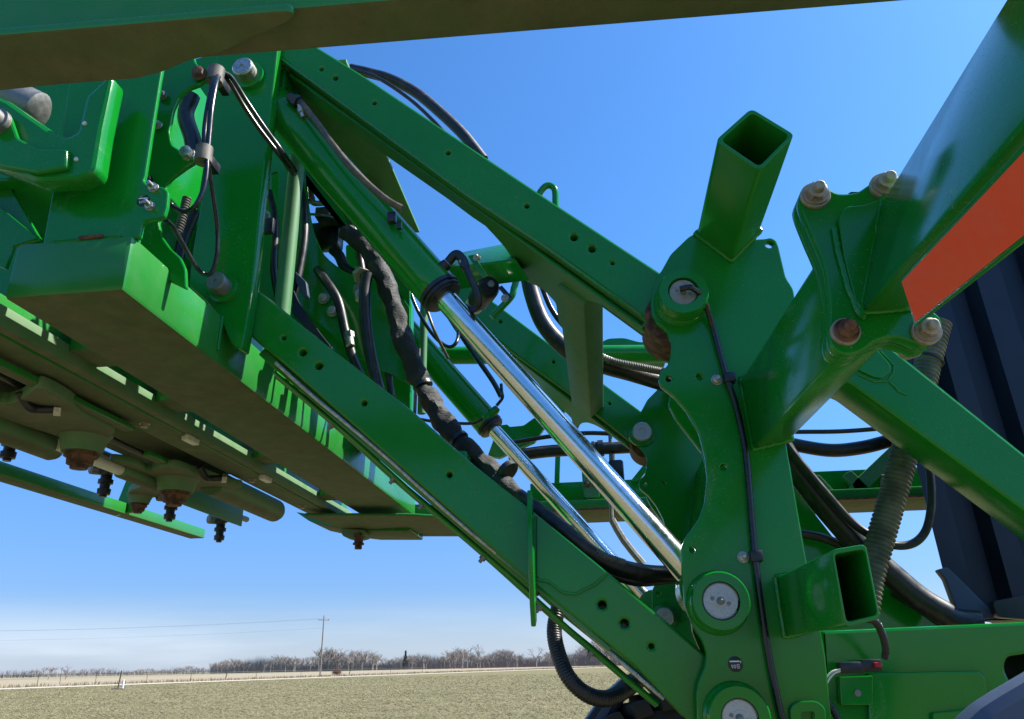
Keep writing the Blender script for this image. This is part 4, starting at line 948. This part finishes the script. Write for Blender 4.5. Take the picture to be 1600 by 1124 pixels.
tk = thing('solution_tank', P(1540, 970, 2.4), 'dark navy ribbed plastic tank behind the diagonal brace', 'tank')
ra = [1362,1396,1404,1440,1448,1478,1486,1520,1530,1572,1582,1620,1632,1672,1684,1730,1742,1800]
dep = [0, 0, .10, .10, 0, 0, .10, .10, 0, 0, .10, .10, 0, 0, .10, .10, 0, 0]
while ra[-1] < 2250:
    ra += [ra[-1]+14, ra[-1]+66]; dep += [.10-dep[-1]]*2
bm = bmesh.new(); rows_ = []
for yy in (300, 420, 520, 640, 760, 860, 930, 968):
    row = []
    for xx, dd in zip(ra, dep):
        f_ = (yy-450)/500; X_ = xx+(126*f_)+(xx-1362)*.15*f_
        p = P(X_, yy, 2.30); row.append(bm.verts.new((p.x, 2.30+dd*.55, p.z)))
    p = row[0].co; row.insert(0, bm.verts.new((p.x+.07, p.y+.10, p.z))); row.insert(0, bm.verts.new((p.x+.45, p.y+.55, p.z)))
    rows_.append(row)
rows_x = (rows_[0][2].co.copy(), rows_[-1][2].co.copy(), rows_[0][-1].co.x)
for a, b in zip(rows_, rows_[1:]):
    for i in range(len(a)-1): bm.faces.new((a[i], a[i+1], b[i+1], b[i]))
bmesh.ops.bevel(bm, geom=[e for e in bm.edges if abs(e.verts[0].co.z-e.verts[1].co.z) > .02], offset=.008, segments=2, affect='EDGES')
sh = from_bm('tank_shell', bm, 'tank', tk)
_t0, _b0, _e0 = rows_x[0], rows_x[1], rows_x[2]
hull_box('tank_body', [Vector((_t0.x+.10, 2.44, _t0.z)), Vector((_b0.x+.10, 2.44, _b0.z)), Vector((_e0, 2.44, _b0.z)), Vector((_e0, 2.44, _t0.z))],
         [Vector((_b0.x*1.62+.2, 3.85, _t0.z)), Vector((_b0.x*1.62+.25, 3.85, _b0.z)), Vector((_e0+.1, 3.85, _b0.z)), Vector((_e0+.1, 3.85, _t0.z))], 'tank', tk, .04)
plate('bracket', [(1466,890),(1480,886),(1493,898),(1560,965),(1540,968),(1500,965),(1478,905)], 2.24, .03, 'blueplate', tk, 4)
plate('bracket_foot', [(1550,940),(1600,930),(1700,925),(1700,975),(1560,965)], 2.2, .03, 'plastic', tk, 8)
fd = thing('blue_fender', P(1560, 1110, 1.2), 'smooth blue-grey curved fender edge low beside the chassis rail', 'fender')
plate('fender_shell', [(1500,1130),(1530,1102),(1565,1080),(1620,1048),(1700,1010),(1700,1200),(1480,1200)], 1.25, .05, 'blueplate', fd, 12, bev=.02)
wf = thing('wheel_fender', P(950, 1124, 2.3), 'dark blue-grey ribbed fender strip behind the lower lift arm', 'fender')
plate('fender_strip', [(908,1135),(940,1090),(975,1060),(1010,1045),(1015,1062),(985,1082),(960,1120),(950,1150),(905,1150)], 2.3, .25, 'tank', wf, 6, bev=.01)
plate('fender_rib', [(925,1130),(950,1092),(990,1058),(996,1062),(962,1095),(940,1135)], 2.29, .02, 'blueplate', wf, 4)
ty = thing('tyre', P(1000, 1150, 2.3), 'black tractor tyre tread showing beneath the lower lift arm', 'tyre')
cy_ = P(1120, 1420, 2.3); Rt = (P(1010, 1090, 2.3)-cy_).length
lathe('carcass', Vector((cy_.x, 2.2, cy_.z)), Vector((cy_.x, 4, cy_.z)), [(0, Rt*.80), (.03, Rt*.93), (.30, Rt*.93), (.33, Rt*.8)], 'tyre', ty, 72)
for i in range(40):
    a = 2*math.pi*i/40; d = Vector((math.cos(a), 0, math.sin(a))); tt_ = Vector((-d.z, 0, d.x)); c = Vector((cy_.x, 2.21, cy_.z))+d*Rt*.92
    hull_box('tread_lug', [c-tt_*.025, c+tt_*.025, c+tt_*.02+d*.04, c-tt_*.02+d*.04], [c-tt_*.025+Vector((0, .3, 0))+tt_*.08, c+tt_*.105+Vector((0, .3, 0)), c+tt_*.10+d*.04+Vector((0, .3, 0)), c+tt_*.06+d*.04+Vector((0, .3, 0))], 'tyre', ty, .004)

# ---------------------------------------------------------------- hoses and cables
hosepx('mast_cable', [(1062,452,1.52),(1080,450,1.52),(1098,466,1.55),(1112,505,1.585),(1124,550,1.588),(1136,592,1.587),(1150,635,1.588),(1164,700,1.588),(1171,770,1.588),(1176,830,1.588),(1180,872,1.587),(1186,925,1.588),(1197,1000,1.588),(1212,1080,1.588),(1228,1150,1.588)], 10, 'cable', 'black cable clipped down the front of the mast plate', cat='cable')
hosepx('arc_hose', [(548,108,2.2),(575,114,2.2),(610,124,2.2),(650,145,2.2),(690,178,2.2),(725,212,2.2),(755,250,2.2)], 17, 'rubber', 'thick black hose arching above the upper lift arm against the sky')
hosepx('arc_hose', [(548,108,2.15),(590,122,2.15),(640,155,2.15),(680,192,2.15),(705,220,2.15)], 6, 'cable', 'thin hose under the thick arching hose above the upper arm')
# woven wrapped hose bundle with folds
wp = [(540,362,1.95),(575,392,1.95),(598,430,1.93),(615,480,1.92),(630,530,1.90),(650,580,1.88),(672,625,1.87),(700,670,1.85),(735,705,1.83),(775,745,1.80),(810,775,1.78),(850,802,1.76)]
path = catmull([P(*q) for q in wp], 16); rw = px2m(16.5, path[60]); rnd = random.Random(3)
ph_ = [rnd.uniform(0, 6.28) for _ in range(8)]
def wr(i):
    fold = .07*math.sin(i*.33+ph_[0])*math.sin(i*.11+ph_[1])+.05*math.sin(i*.17+ph_[2])-.09*abs(math.sin(i*.29+ph_[3]))**6
    pin = -.25*max(0, 1-abs(i-88)/4)-.18*max(0, 1-abs(i-120)/4)
    ta = 1.0 if i < 130 else max(.55, 1-(i-130)*.012)
    return lambda j: rw*ta*(1+fold+pin+.06*math.sin(j*.698+i*.21)+.05*math.sin(j*1.047-i*.13+1)+-.13*abs(math.sin(i*.16+j*.42+ph_[4]))**9-.12*abs(math.sin(i*.21-j*.35+ph_[5]))**11+.03*math.sin(j*1.745+i*.47))
bm = bmesh.new(); sweep(bm, path, wr, 18); wrap = thing('wrapped_hose_bundle', P(650, 580, 1.9), 'hose bundle wrapped in a crumpled grey-black woven sleeve', 'hose bundle')
from_bm('woven_sleeve', bm, 'sleeve', wrap)
for i in (88, 120):
    c = path[i]; d = (path[i+1]-path[i-1]).normalized(); lathe('tie_strap', c-d*.006, c+d, [(0, rw*.82), (.001, rw*.92), (.011, rw*.92), (.012, rw*.82)], 'plastic', wrap, 18)
c = P(797, 741, 1.79); d = (path[-30]-path[-34]).normalized(); lathe('end_clamp', c-d*.02, c+d, [(0, rw*.8), (.002, rw*1.0), (.016, rw*1.0), (.018, rw*.8)], 'plastic', wrap, 16)
o = P(886, 832, 1.72); clampo = thing('hose_clamp', o, 'black and steel square clamp on the hose lying along the lower arm', 'clamp')
box('clamp_body', o-Vector((.022, .015, .012)), o+Vector((.018, .015, .014)), 'dullsteel', clampo, .004)
box('clamp_base', o-Vector((.04, .018, .026)), o+Vector((.0, .018, -.014)), 'plastic', clampo, .004)
hosepx('arm_hose', [(800,768,1.80),(836,794,1.74),(880,828,1.70),(915,858,1.70),(950,880,1.72),(990,892,1.74),(1030,897,1.76),(1075,895,1.8)], 26, 'rubber', 'thick black hose running over the lower arm into the mast', n=14)
hosepx('ribbed_hose', [(880,832,1.71),(905,848,1.70),(940,868,1.70),(975,880,1.72)], 12, 'conduit', 'pale ribbed conduit beside the thick hose on the lower arm', corr=.10, pitch=.006)
hosepx('arm_hose', [(930,884,1.74),(960,900,1.75),(1000,910,1.76),(1050,905,1.8)], 14, 'rubber', 'thinner black hose under the thick hose entering the mast')
hosepx('hanging_hose', [(872,950,1.80),(866,985,1.78),(872,1020,1.76),(888,1058,1.74),(915,1084,1.74),(945,1092,1.76),(972,1082,1.8),(1000,1062,1.85)], 25, 'rubber', 'ribbed black hose hanging in a loop below the lower arm over the field', corr=.03, pitch=.006, n=16)
hosepx('vertical_hose', [(574,428,1.9),(570,455,1.9),(571,500,1.9),(577,545,1.9),(583,575,1.9),(592,610,1.9)], 19, 'rubber', 'black hose dropping straight down beside the sunlit uprights', n=14)
hosepx('thin_line', [(655,545,2.2),(653,580,2.2),(650,610,2.2),(648,650,2.2)], 5, 'conduit', 'thin pale line clipped beside the small sunlit upright', cat='cable')
hosepx('thin_line', [(650,455,2.1),(665,480,2.1),(680,520,2.1),(700,560,2.2)], 5, 'brownhose', 'thin tan line running down behind the gland of the large cylinder', cat='cable')
hosepx('thin_line', [(640,652,2.6),(680,659,2.6),(735,662,2.6),(755,655,2.6)], 5, 'cable', 'thin black line crossing the sky below the smaller cylinder', cat='cable')
hosepx('bundle_hose', [(826,436,2.3),(832,462,2.3),(846,500,2.3),(868,530,2.3),(900,556,2.3),(945,572,2.35),(985,583,2.4),(1040,600,2.5)], 27, 'rubber', 'thick black hose curving behind the cross tube into the mast', n=14)
hosepx('bundle_hose', [(846,446,2.35),(860,480,2.35),(880,508,2.35),(920,545,2.35),(970,568,2.4),(1040,590,2.5)], 9, 'cable', 'thin black hose following the thick curving hose')
hosepx('bundle_hose', [(930,555,2.3),(960,566,2.32),(1000,574,2.35),(1040,582,2.4)], 12, 'conduit', 'pale dusty ribbed hose on top of the bundle entering the mast', corr=.08)
hosepx('far_pipe', [(795,714,3.3),(850,706,3.3),(900,703,3.3),(1025,697,3.3)], 19, 'rubber', 'straight black pipe crossing behind both chrome rods', n=14)
hosepx('far_pipe', [(800,692,3.3),(860,682,3.3),(915,677,3.3),(960,678,3.3)], 7, 'cable', 'thin black pipe above the straight black pipe')
fp = thing('far_valve', P(962, 735, 3.3), 'small black valve body on a stem behind the chrome rod', 'valve')
box('valve_body', P(962, 738, 3.3)-Vector((.03, .03, .05)), P(962, 738, 3.3)+Vector((.035, .03, .05)), 'plastic', fp, .012)
lathe('pipe_coupling', P(925, 702, 3.28), P(945, 700, 3.28), [(0, .034), (.012, .034), (.013, .03), (.025, .03), (.026, .036), (.05, .036)], 'plastic', fp, 18)
lathe('stem', P(955, 725, 3.3), P(953, 670, 3.3), [(0, .009), (.16, .009)], 'dullsteel', fp, 10)
# hydraulic fittings in the frame window
hf = thing('valve_block', P(520, 365, 2.2), 'black and zinc hydraulic valve block seen through the round frame cutout', 'valve block')
box('block', P(512, 372, 2.25)-Vector((.06, .03, .045)), P(512, 372, 2.25)+Vector((.05, .03, .05)), 'plastic', hf, .01)
box('coil', P(508, 336, 2.2)-Vector((.03, .02, .018)), P(508, 336, 2.2)+Vector((.022, .02, .022)), 'dullsteel', hf, .004)
tube('fitting', [P(*q, 2.15) for q in ((484,292),(487,312),(492,318),(510,318),(530,325))], .010, 'steel', hf, 10, 4)
lathe('collar', P(484, 300, 2.15), P(486, 325, 2.15), [(0, .014), (.02, .014), (.021, .017), (.04, .017)], 'steel', hf, 6)
tube('pipe', [P(*q, 2.18) for q in ((482,335),(500,336),(535,342))], .005, 'steel', hf, 8, 3)
tube('jumper_hose', [P(*q, 2.2) for q in ((500,350),(520,345),(545,352),(560,370),(570,400),(590,425))], .022, 'rubber', hf, 12)
tube('jumper_hose', [P(*q, 2.2) for q in ((520,390),(530,400),(540,420),(560,432))], .018, 'rubber', hf, 12)
lathe('hose_end', P(560, 428, 2.0), P(573, 436, 1.95), [(0, .02), (.02, .02), (.021, .026), (.045, .026)], 'rustysteel', hf, 6)
bpn = thing('blue_label_panel', P(470, 450, 2.0), 'small dark blue-grey panel behind the sunlit upright', 'panel')
plate('panel_face', [(461,424),(478,440),(481,462),(475,466),(462,440)], 2.0, .02, 'blueplate', bpn, 2)
plate('panel_arm', [(458,452),(466,470),(500,520),(520,545),(510,548),(456,490)], 1.95, .01, 'tank', bpn, 3)

# cable loops on the frame
cb = [[(341,112,1.40),(334,125,1.35),(326,160,1.33),(320,200,1.33),(319,240,1.33)], [(345,112,1.40),(338,128,1.34),(331,165,1.32),(327,205,1.32),(324,240,1.32)],
      [(323,240,1.32),(323,265,1.32),(318,295,1.32),(305,322,1.32),(288,331,1.33),(270,322,1.33),(259,308,1.31)],
      [(324,250,1.33),(328,275,1.36),(334,315,1.40),(339,355,1.44),(339,395,1.46),(331,425,1.47),(318,428,1.47),(303,412,1.44),(285,380,1.40),(268,352,1.36),(250,338,1.30)],
      [(346,112,1.41),(362,122,1.45),(385,158,1.50),(412,198,1.54),(440,236,1.58),(462,268,1.66)], [(344,114,1.42),(358,128,1.46),(380,165,1.51),(405,202,1.55),(436,242,1.60),(458,272,1.68)]]
wps = [8, 9, 8, 7, 7, 7]
lbs = ['thin black cable hanging between the two clamps on the frame', 'thicker shiny black cable hanging between the two clamps on the frame', 'black cable curling from the lower clamp into the bolted tab',
       'long black cable looping down past the lower pin and back to the tab', 'upper black cable sweeping from the top clamp behind the cylinder', 'lower black cable sweeping from the top clamp behind the cylinder']
for q, w_, l_ in zip(cb, wps, lbs): hosepx('harness_cable', q, w_, 'cable', l_, cat='cable', n=12)
for (x, y, Y, l_, dx, dyy) in ((338,118,1.37,'grey rubber cable clamp holding the cables at the top of the pin plate',4,22), (319,242,1.325,'grey rubber cable clamp beside the large nut on the cutout plate',2,24)):
    c = P(x+1, y-dyy/2, Y); d_ = P(x-dx, y+dyy/2, Y); r = px2m(13, c); t_ = thing('cable_clamp', c, l_, 'clamp')
    lathe('clamp_sleeve', c, d_, [(0, r*.85), (.002, r), ((d_-c).length, r*1.02), ((d_-c).length+.001, r*.85)], 'conduit', t_, 22)
    e_ = c.lerp(d_, .5); box('clamp_foot', (e_.x-.010, e_.y, e_.z-.012), (e_.x+.010, e_.y+.06, e_.z+.012), 'plastic', t_, .003)
hosepx('spring_hose', [(292,310,1.5),(285,340,1.5),(277,365,1.5)], 13, 'conduit', 'grey spiral-wrapped hose piece behind the cable loop', corr=.12, pitch=.007)
hosepx('frame_hose', [(300,150,1.7),(290,180,1.7),(300,215,1.7),(305,245,1.7)], 26, 'rubber', 'dark hose seen through the oval cutout of the frame')
hosepx('frame_hose', [(305,330,1.75),(288,370,1.75),(275,420,1.75)], 18, 'rubber', 'dark hose behind the long cable loop on the frame')

_x = PZ(30, 610, ZU-.01).x
tag(tube('underframe_hose', [Vector((_x+.03*math.sin(k*.9), .9+.22*k, ZU-.008-.01*math.sin(k*1.3))) for k in range(9)], .010, 'rubber'), 'thin black hose slung along the muddy belly plate of the frame', 'hose')
# right-hand hoses
hosepx('sky_hose', [(1215,675,2.4),(1260,675,2.4),(1320,674,2.4),(1400,668,2.4)], 7, 'rubber', 'thin straight black hose crossing the sky gap right of the mast')
hosepx('sky_hose', [(1215,688,2.5),(1250,697,2.5),(1300,704,2.5),(1350,699,2.5),(1400,686,2.5),(1440,676,2.5)], 21, 'rubber', 'thick sagging black hose with dusty top crossing the sky gap', n=14)
hosepx('diagonal_hose', [(1215,690,2.1),(1240,730,2.1),(1275,775,2.1),(1315,822,2.1),(1350,860,2.1),(1400,905,2.1),(1440,938,2.1),(1480,962,2.1)], 38, 'rubber', 'very thick black hose running diagonally behind the rectangular tube', n=16)
hosepx('diagonal_hose', [(1222,685,2.05),(1250,722,2.05),(1290,770,2.05),(1330,815,2.05),(1362,838,2.05),(1395,852,2.05),(1425,850,2.05),(1445,832,2.05),(1454,800,2.05),(1455,760,2.05),(1450,715,2.05)], 13, 'rubber', 'slim black hose swinging down and up to the tank in a U', n=12)
hosepx('diagonal_hose', [(1235,832,2.15),(1275,838,2.15),(1305,848,2.15),(1330,865,2.15)], 14, 'rubber', 'short black hose emerging beside the mast above the rectangular tube')
hosepx('tank_hose', [(1400,915,2.2),(1450,945,2.2),(1490,970,2.2),(1530,975,2.2)], 40, 'rubber', 'bulky black hose resting on the chassis rail beneath the tank', n=14)
hosepx('corrugated_conduit', [(1466,505,2.0),(1452,560,2.0),(1437,620,2.0),(1418,690,2.0),(1398,765,2.0),(1378,835,2.0),(1360,900,2.0),(1350,960,2.0)], 40, 'conduit', 'wide dusty corrugated conduit passing behind the brace', corr=.045, pitch=.0115, n=20)
zt = thing('cable_tie', P(1454, 568, 2.0), 'thin black cable tie round the corrugated conduit', 'cable tie')
c, d_ = P(1452, 562, 2.0), P(1450, 568, 2.0); lathe('tie_band', c, d_, [(0, px2m(22, c)), (.005, px2m(22, c))], 'plastic', zt, 20)
hosepx('wiring_conduit', [(1352,966,1.5),(1368,972,1.52),(1378,990,1.55),(1384,1012,1.58),(1383,1027,1.60)], 11, 'plastic', 'thin ribbed black wiring conduit dropping from the rectangular tube', corr=.10, pitch=.006, cat='conduit')
cn = thing('wiring_connector', P(1342, 1042, 1.62), 'black plastic wiring connector with red clip on the chassis rail', 'connector')
c = P(1340, 1042, 1.62); e_ = P(1312, 1045, 1.62)
for (x0, y0, x1, y1, m_, nm) in ((1312,1034,1346,1052,'plastic','plug_body'), (1347,1030,1374,1050,'plastic','socket_body'), (1362,1035,1372,1043,'red','locking_clip')):
    a, b = P(x0, y1, 1.62), P(x1, y0, 1.62); box(nm, (a.x, 1.61-(.012 if m_ == 'red' else 0), a.z), (b.x, 1.64-(.02 if m_ == 'red' else 0), b.z), m_, cn, .003)
hosepx('white_wire', [(1313,1046,1.61),(1300,1050,1.61),(1290,1062,1.61),(1288,1080,1.61)], 3, 'wire', 'outer white wire leaving the black connector', cat='wire')
hosepx('white_wire', [(1313,1049,1.61),(1303,1053,1.61),(1293,1066,1.61),(1290,1082,1.61)], 3, 'wire', 'inner white wire leaving the black connector', cat='wire')
hosepx('wiring_conduit', [(1288,1080,1.61),(1294,1098,1.61),(1305,1115,1.61),(1314,1140,1.61)], 11, 'plastic', 'ribbed black conduit taking the white wires down the chassis', corr=.10, pitch=.006, cat='conduit')

# ---------------------------------------------------------------- more plumbing inside the frame and under it
inner_h = [([(446,250,2.05),(470,300,2.05),(476,360,2.04),(468,420,2.03),(455,470,2.02)], 13, 'black hose bowed behind the tall sunlit upright'),
 ([(530,300,2.02),(548,345,2.02),(560,390,2.0),(566,425,1.98),(572,445,1.95)], 12, 'black hose dropping into the top of the straight vertical hose'),
 ([(600,440,2.15),(606,500,2.15),(604,560,2.14),(612,620,2.12)], 11, 'black hose between the wrapped bundle and the far post'),
 ([(494,420,2.14),(508,438,2.07),(528,470,2.05),(540,520,2.05),(552,560,2.03),(570,600,2.0)], 15, 'dark hose curving down behind the lower lift arm'),
 ([(470,170,1.85),(500,210,1.86),(540,262,1.9),(566,318,1.93),(575,360,1.94)], 16, 'dark hose running under the large cylinder barrel'),
 ([(420,300,1.98),(430,350,1.98),(428,420,1.98),(436,470,1.98)], 12, 'black hose beside the pin plate edge')]
for q_, w_, l_ in inner_h: hosepx('inner_hose', q_, w_, 'rubber', l_, n=12)
for (x, y, Y, l_) in ((560,448,1.92,'zinc hose coupling at the top of the straight vertical hose'), (545,520,2.03,'zinc hose coupling low beside the vertical hose')):
    c = P(x, y, Y); t_ = thing('hose_coupling', c, l_, 'coupling')
    lathe('hex_nut', c, c+Vector((.2, -.1, -1)), [(0, .016), (.018, .016)], 'dullsteel', t_, 6)
    lathe('ferrule', c+Vector((.003, -.002, -.016)), c+Vector((.2, -.1, -1)), [(0, .013), (.03, .013), (.032, .010)], 'steel', t_, 16)
wet = [P(x, y, Y)+Vector((.055, .03, .04)) for x, y, Y, _ in noz_at]
tag(tube('wet_boom_pipe', [wet[0]-Vector((0, .5, 0))]+wet+[wet[-1]+Vector((0, .12, 0))], .0125, 'dullsteel', None, 12, 4), 'slim dull steel pipe feeding the hanging spray nozzles', 'pipe')
for (x, y, l_) in ((60,640,'black elbow fitting under the muddy bracket beside the barrel'), (330,748,'black elbow fitting beside the round-ended link tube')):
    c = PZ(x, y, ZC-.01); t_ = thing('elbow_fitting', c, l_, 'fitting')
    tube('elbow', [c+Vector((-.02, -.05, .03)), c+Vector((-.01, -.02, .0)), c, c+Vector((.03, .02, .005))], .012, 'plastic', t_, 10, 4)
    lathe('nut', c+Vector((.028, .018, .005)), c+Vector((.06, .04, .006)), [(0, .017), (.016, .017)], 'steel', t_, 6)
# welds where plates meet the frame tube and the mast
pts_ = [Vector((bx1+.002, 1.598, bz1-.005)), Vector((bx1+.002, 1.598, bz0+.03))]
weld(pts_, .004, cf)
weld([Vector((bx1-.10, YN+.03, bz1+.002)), Vector((bx1-.004, YN+.03, bz1+.002))], .004, cf)
weld([P(*q, 1.627) for q in ((440,93),(564,184),(728,305),(860,392),(985,482))], .0035, upper, m='dustygreen')
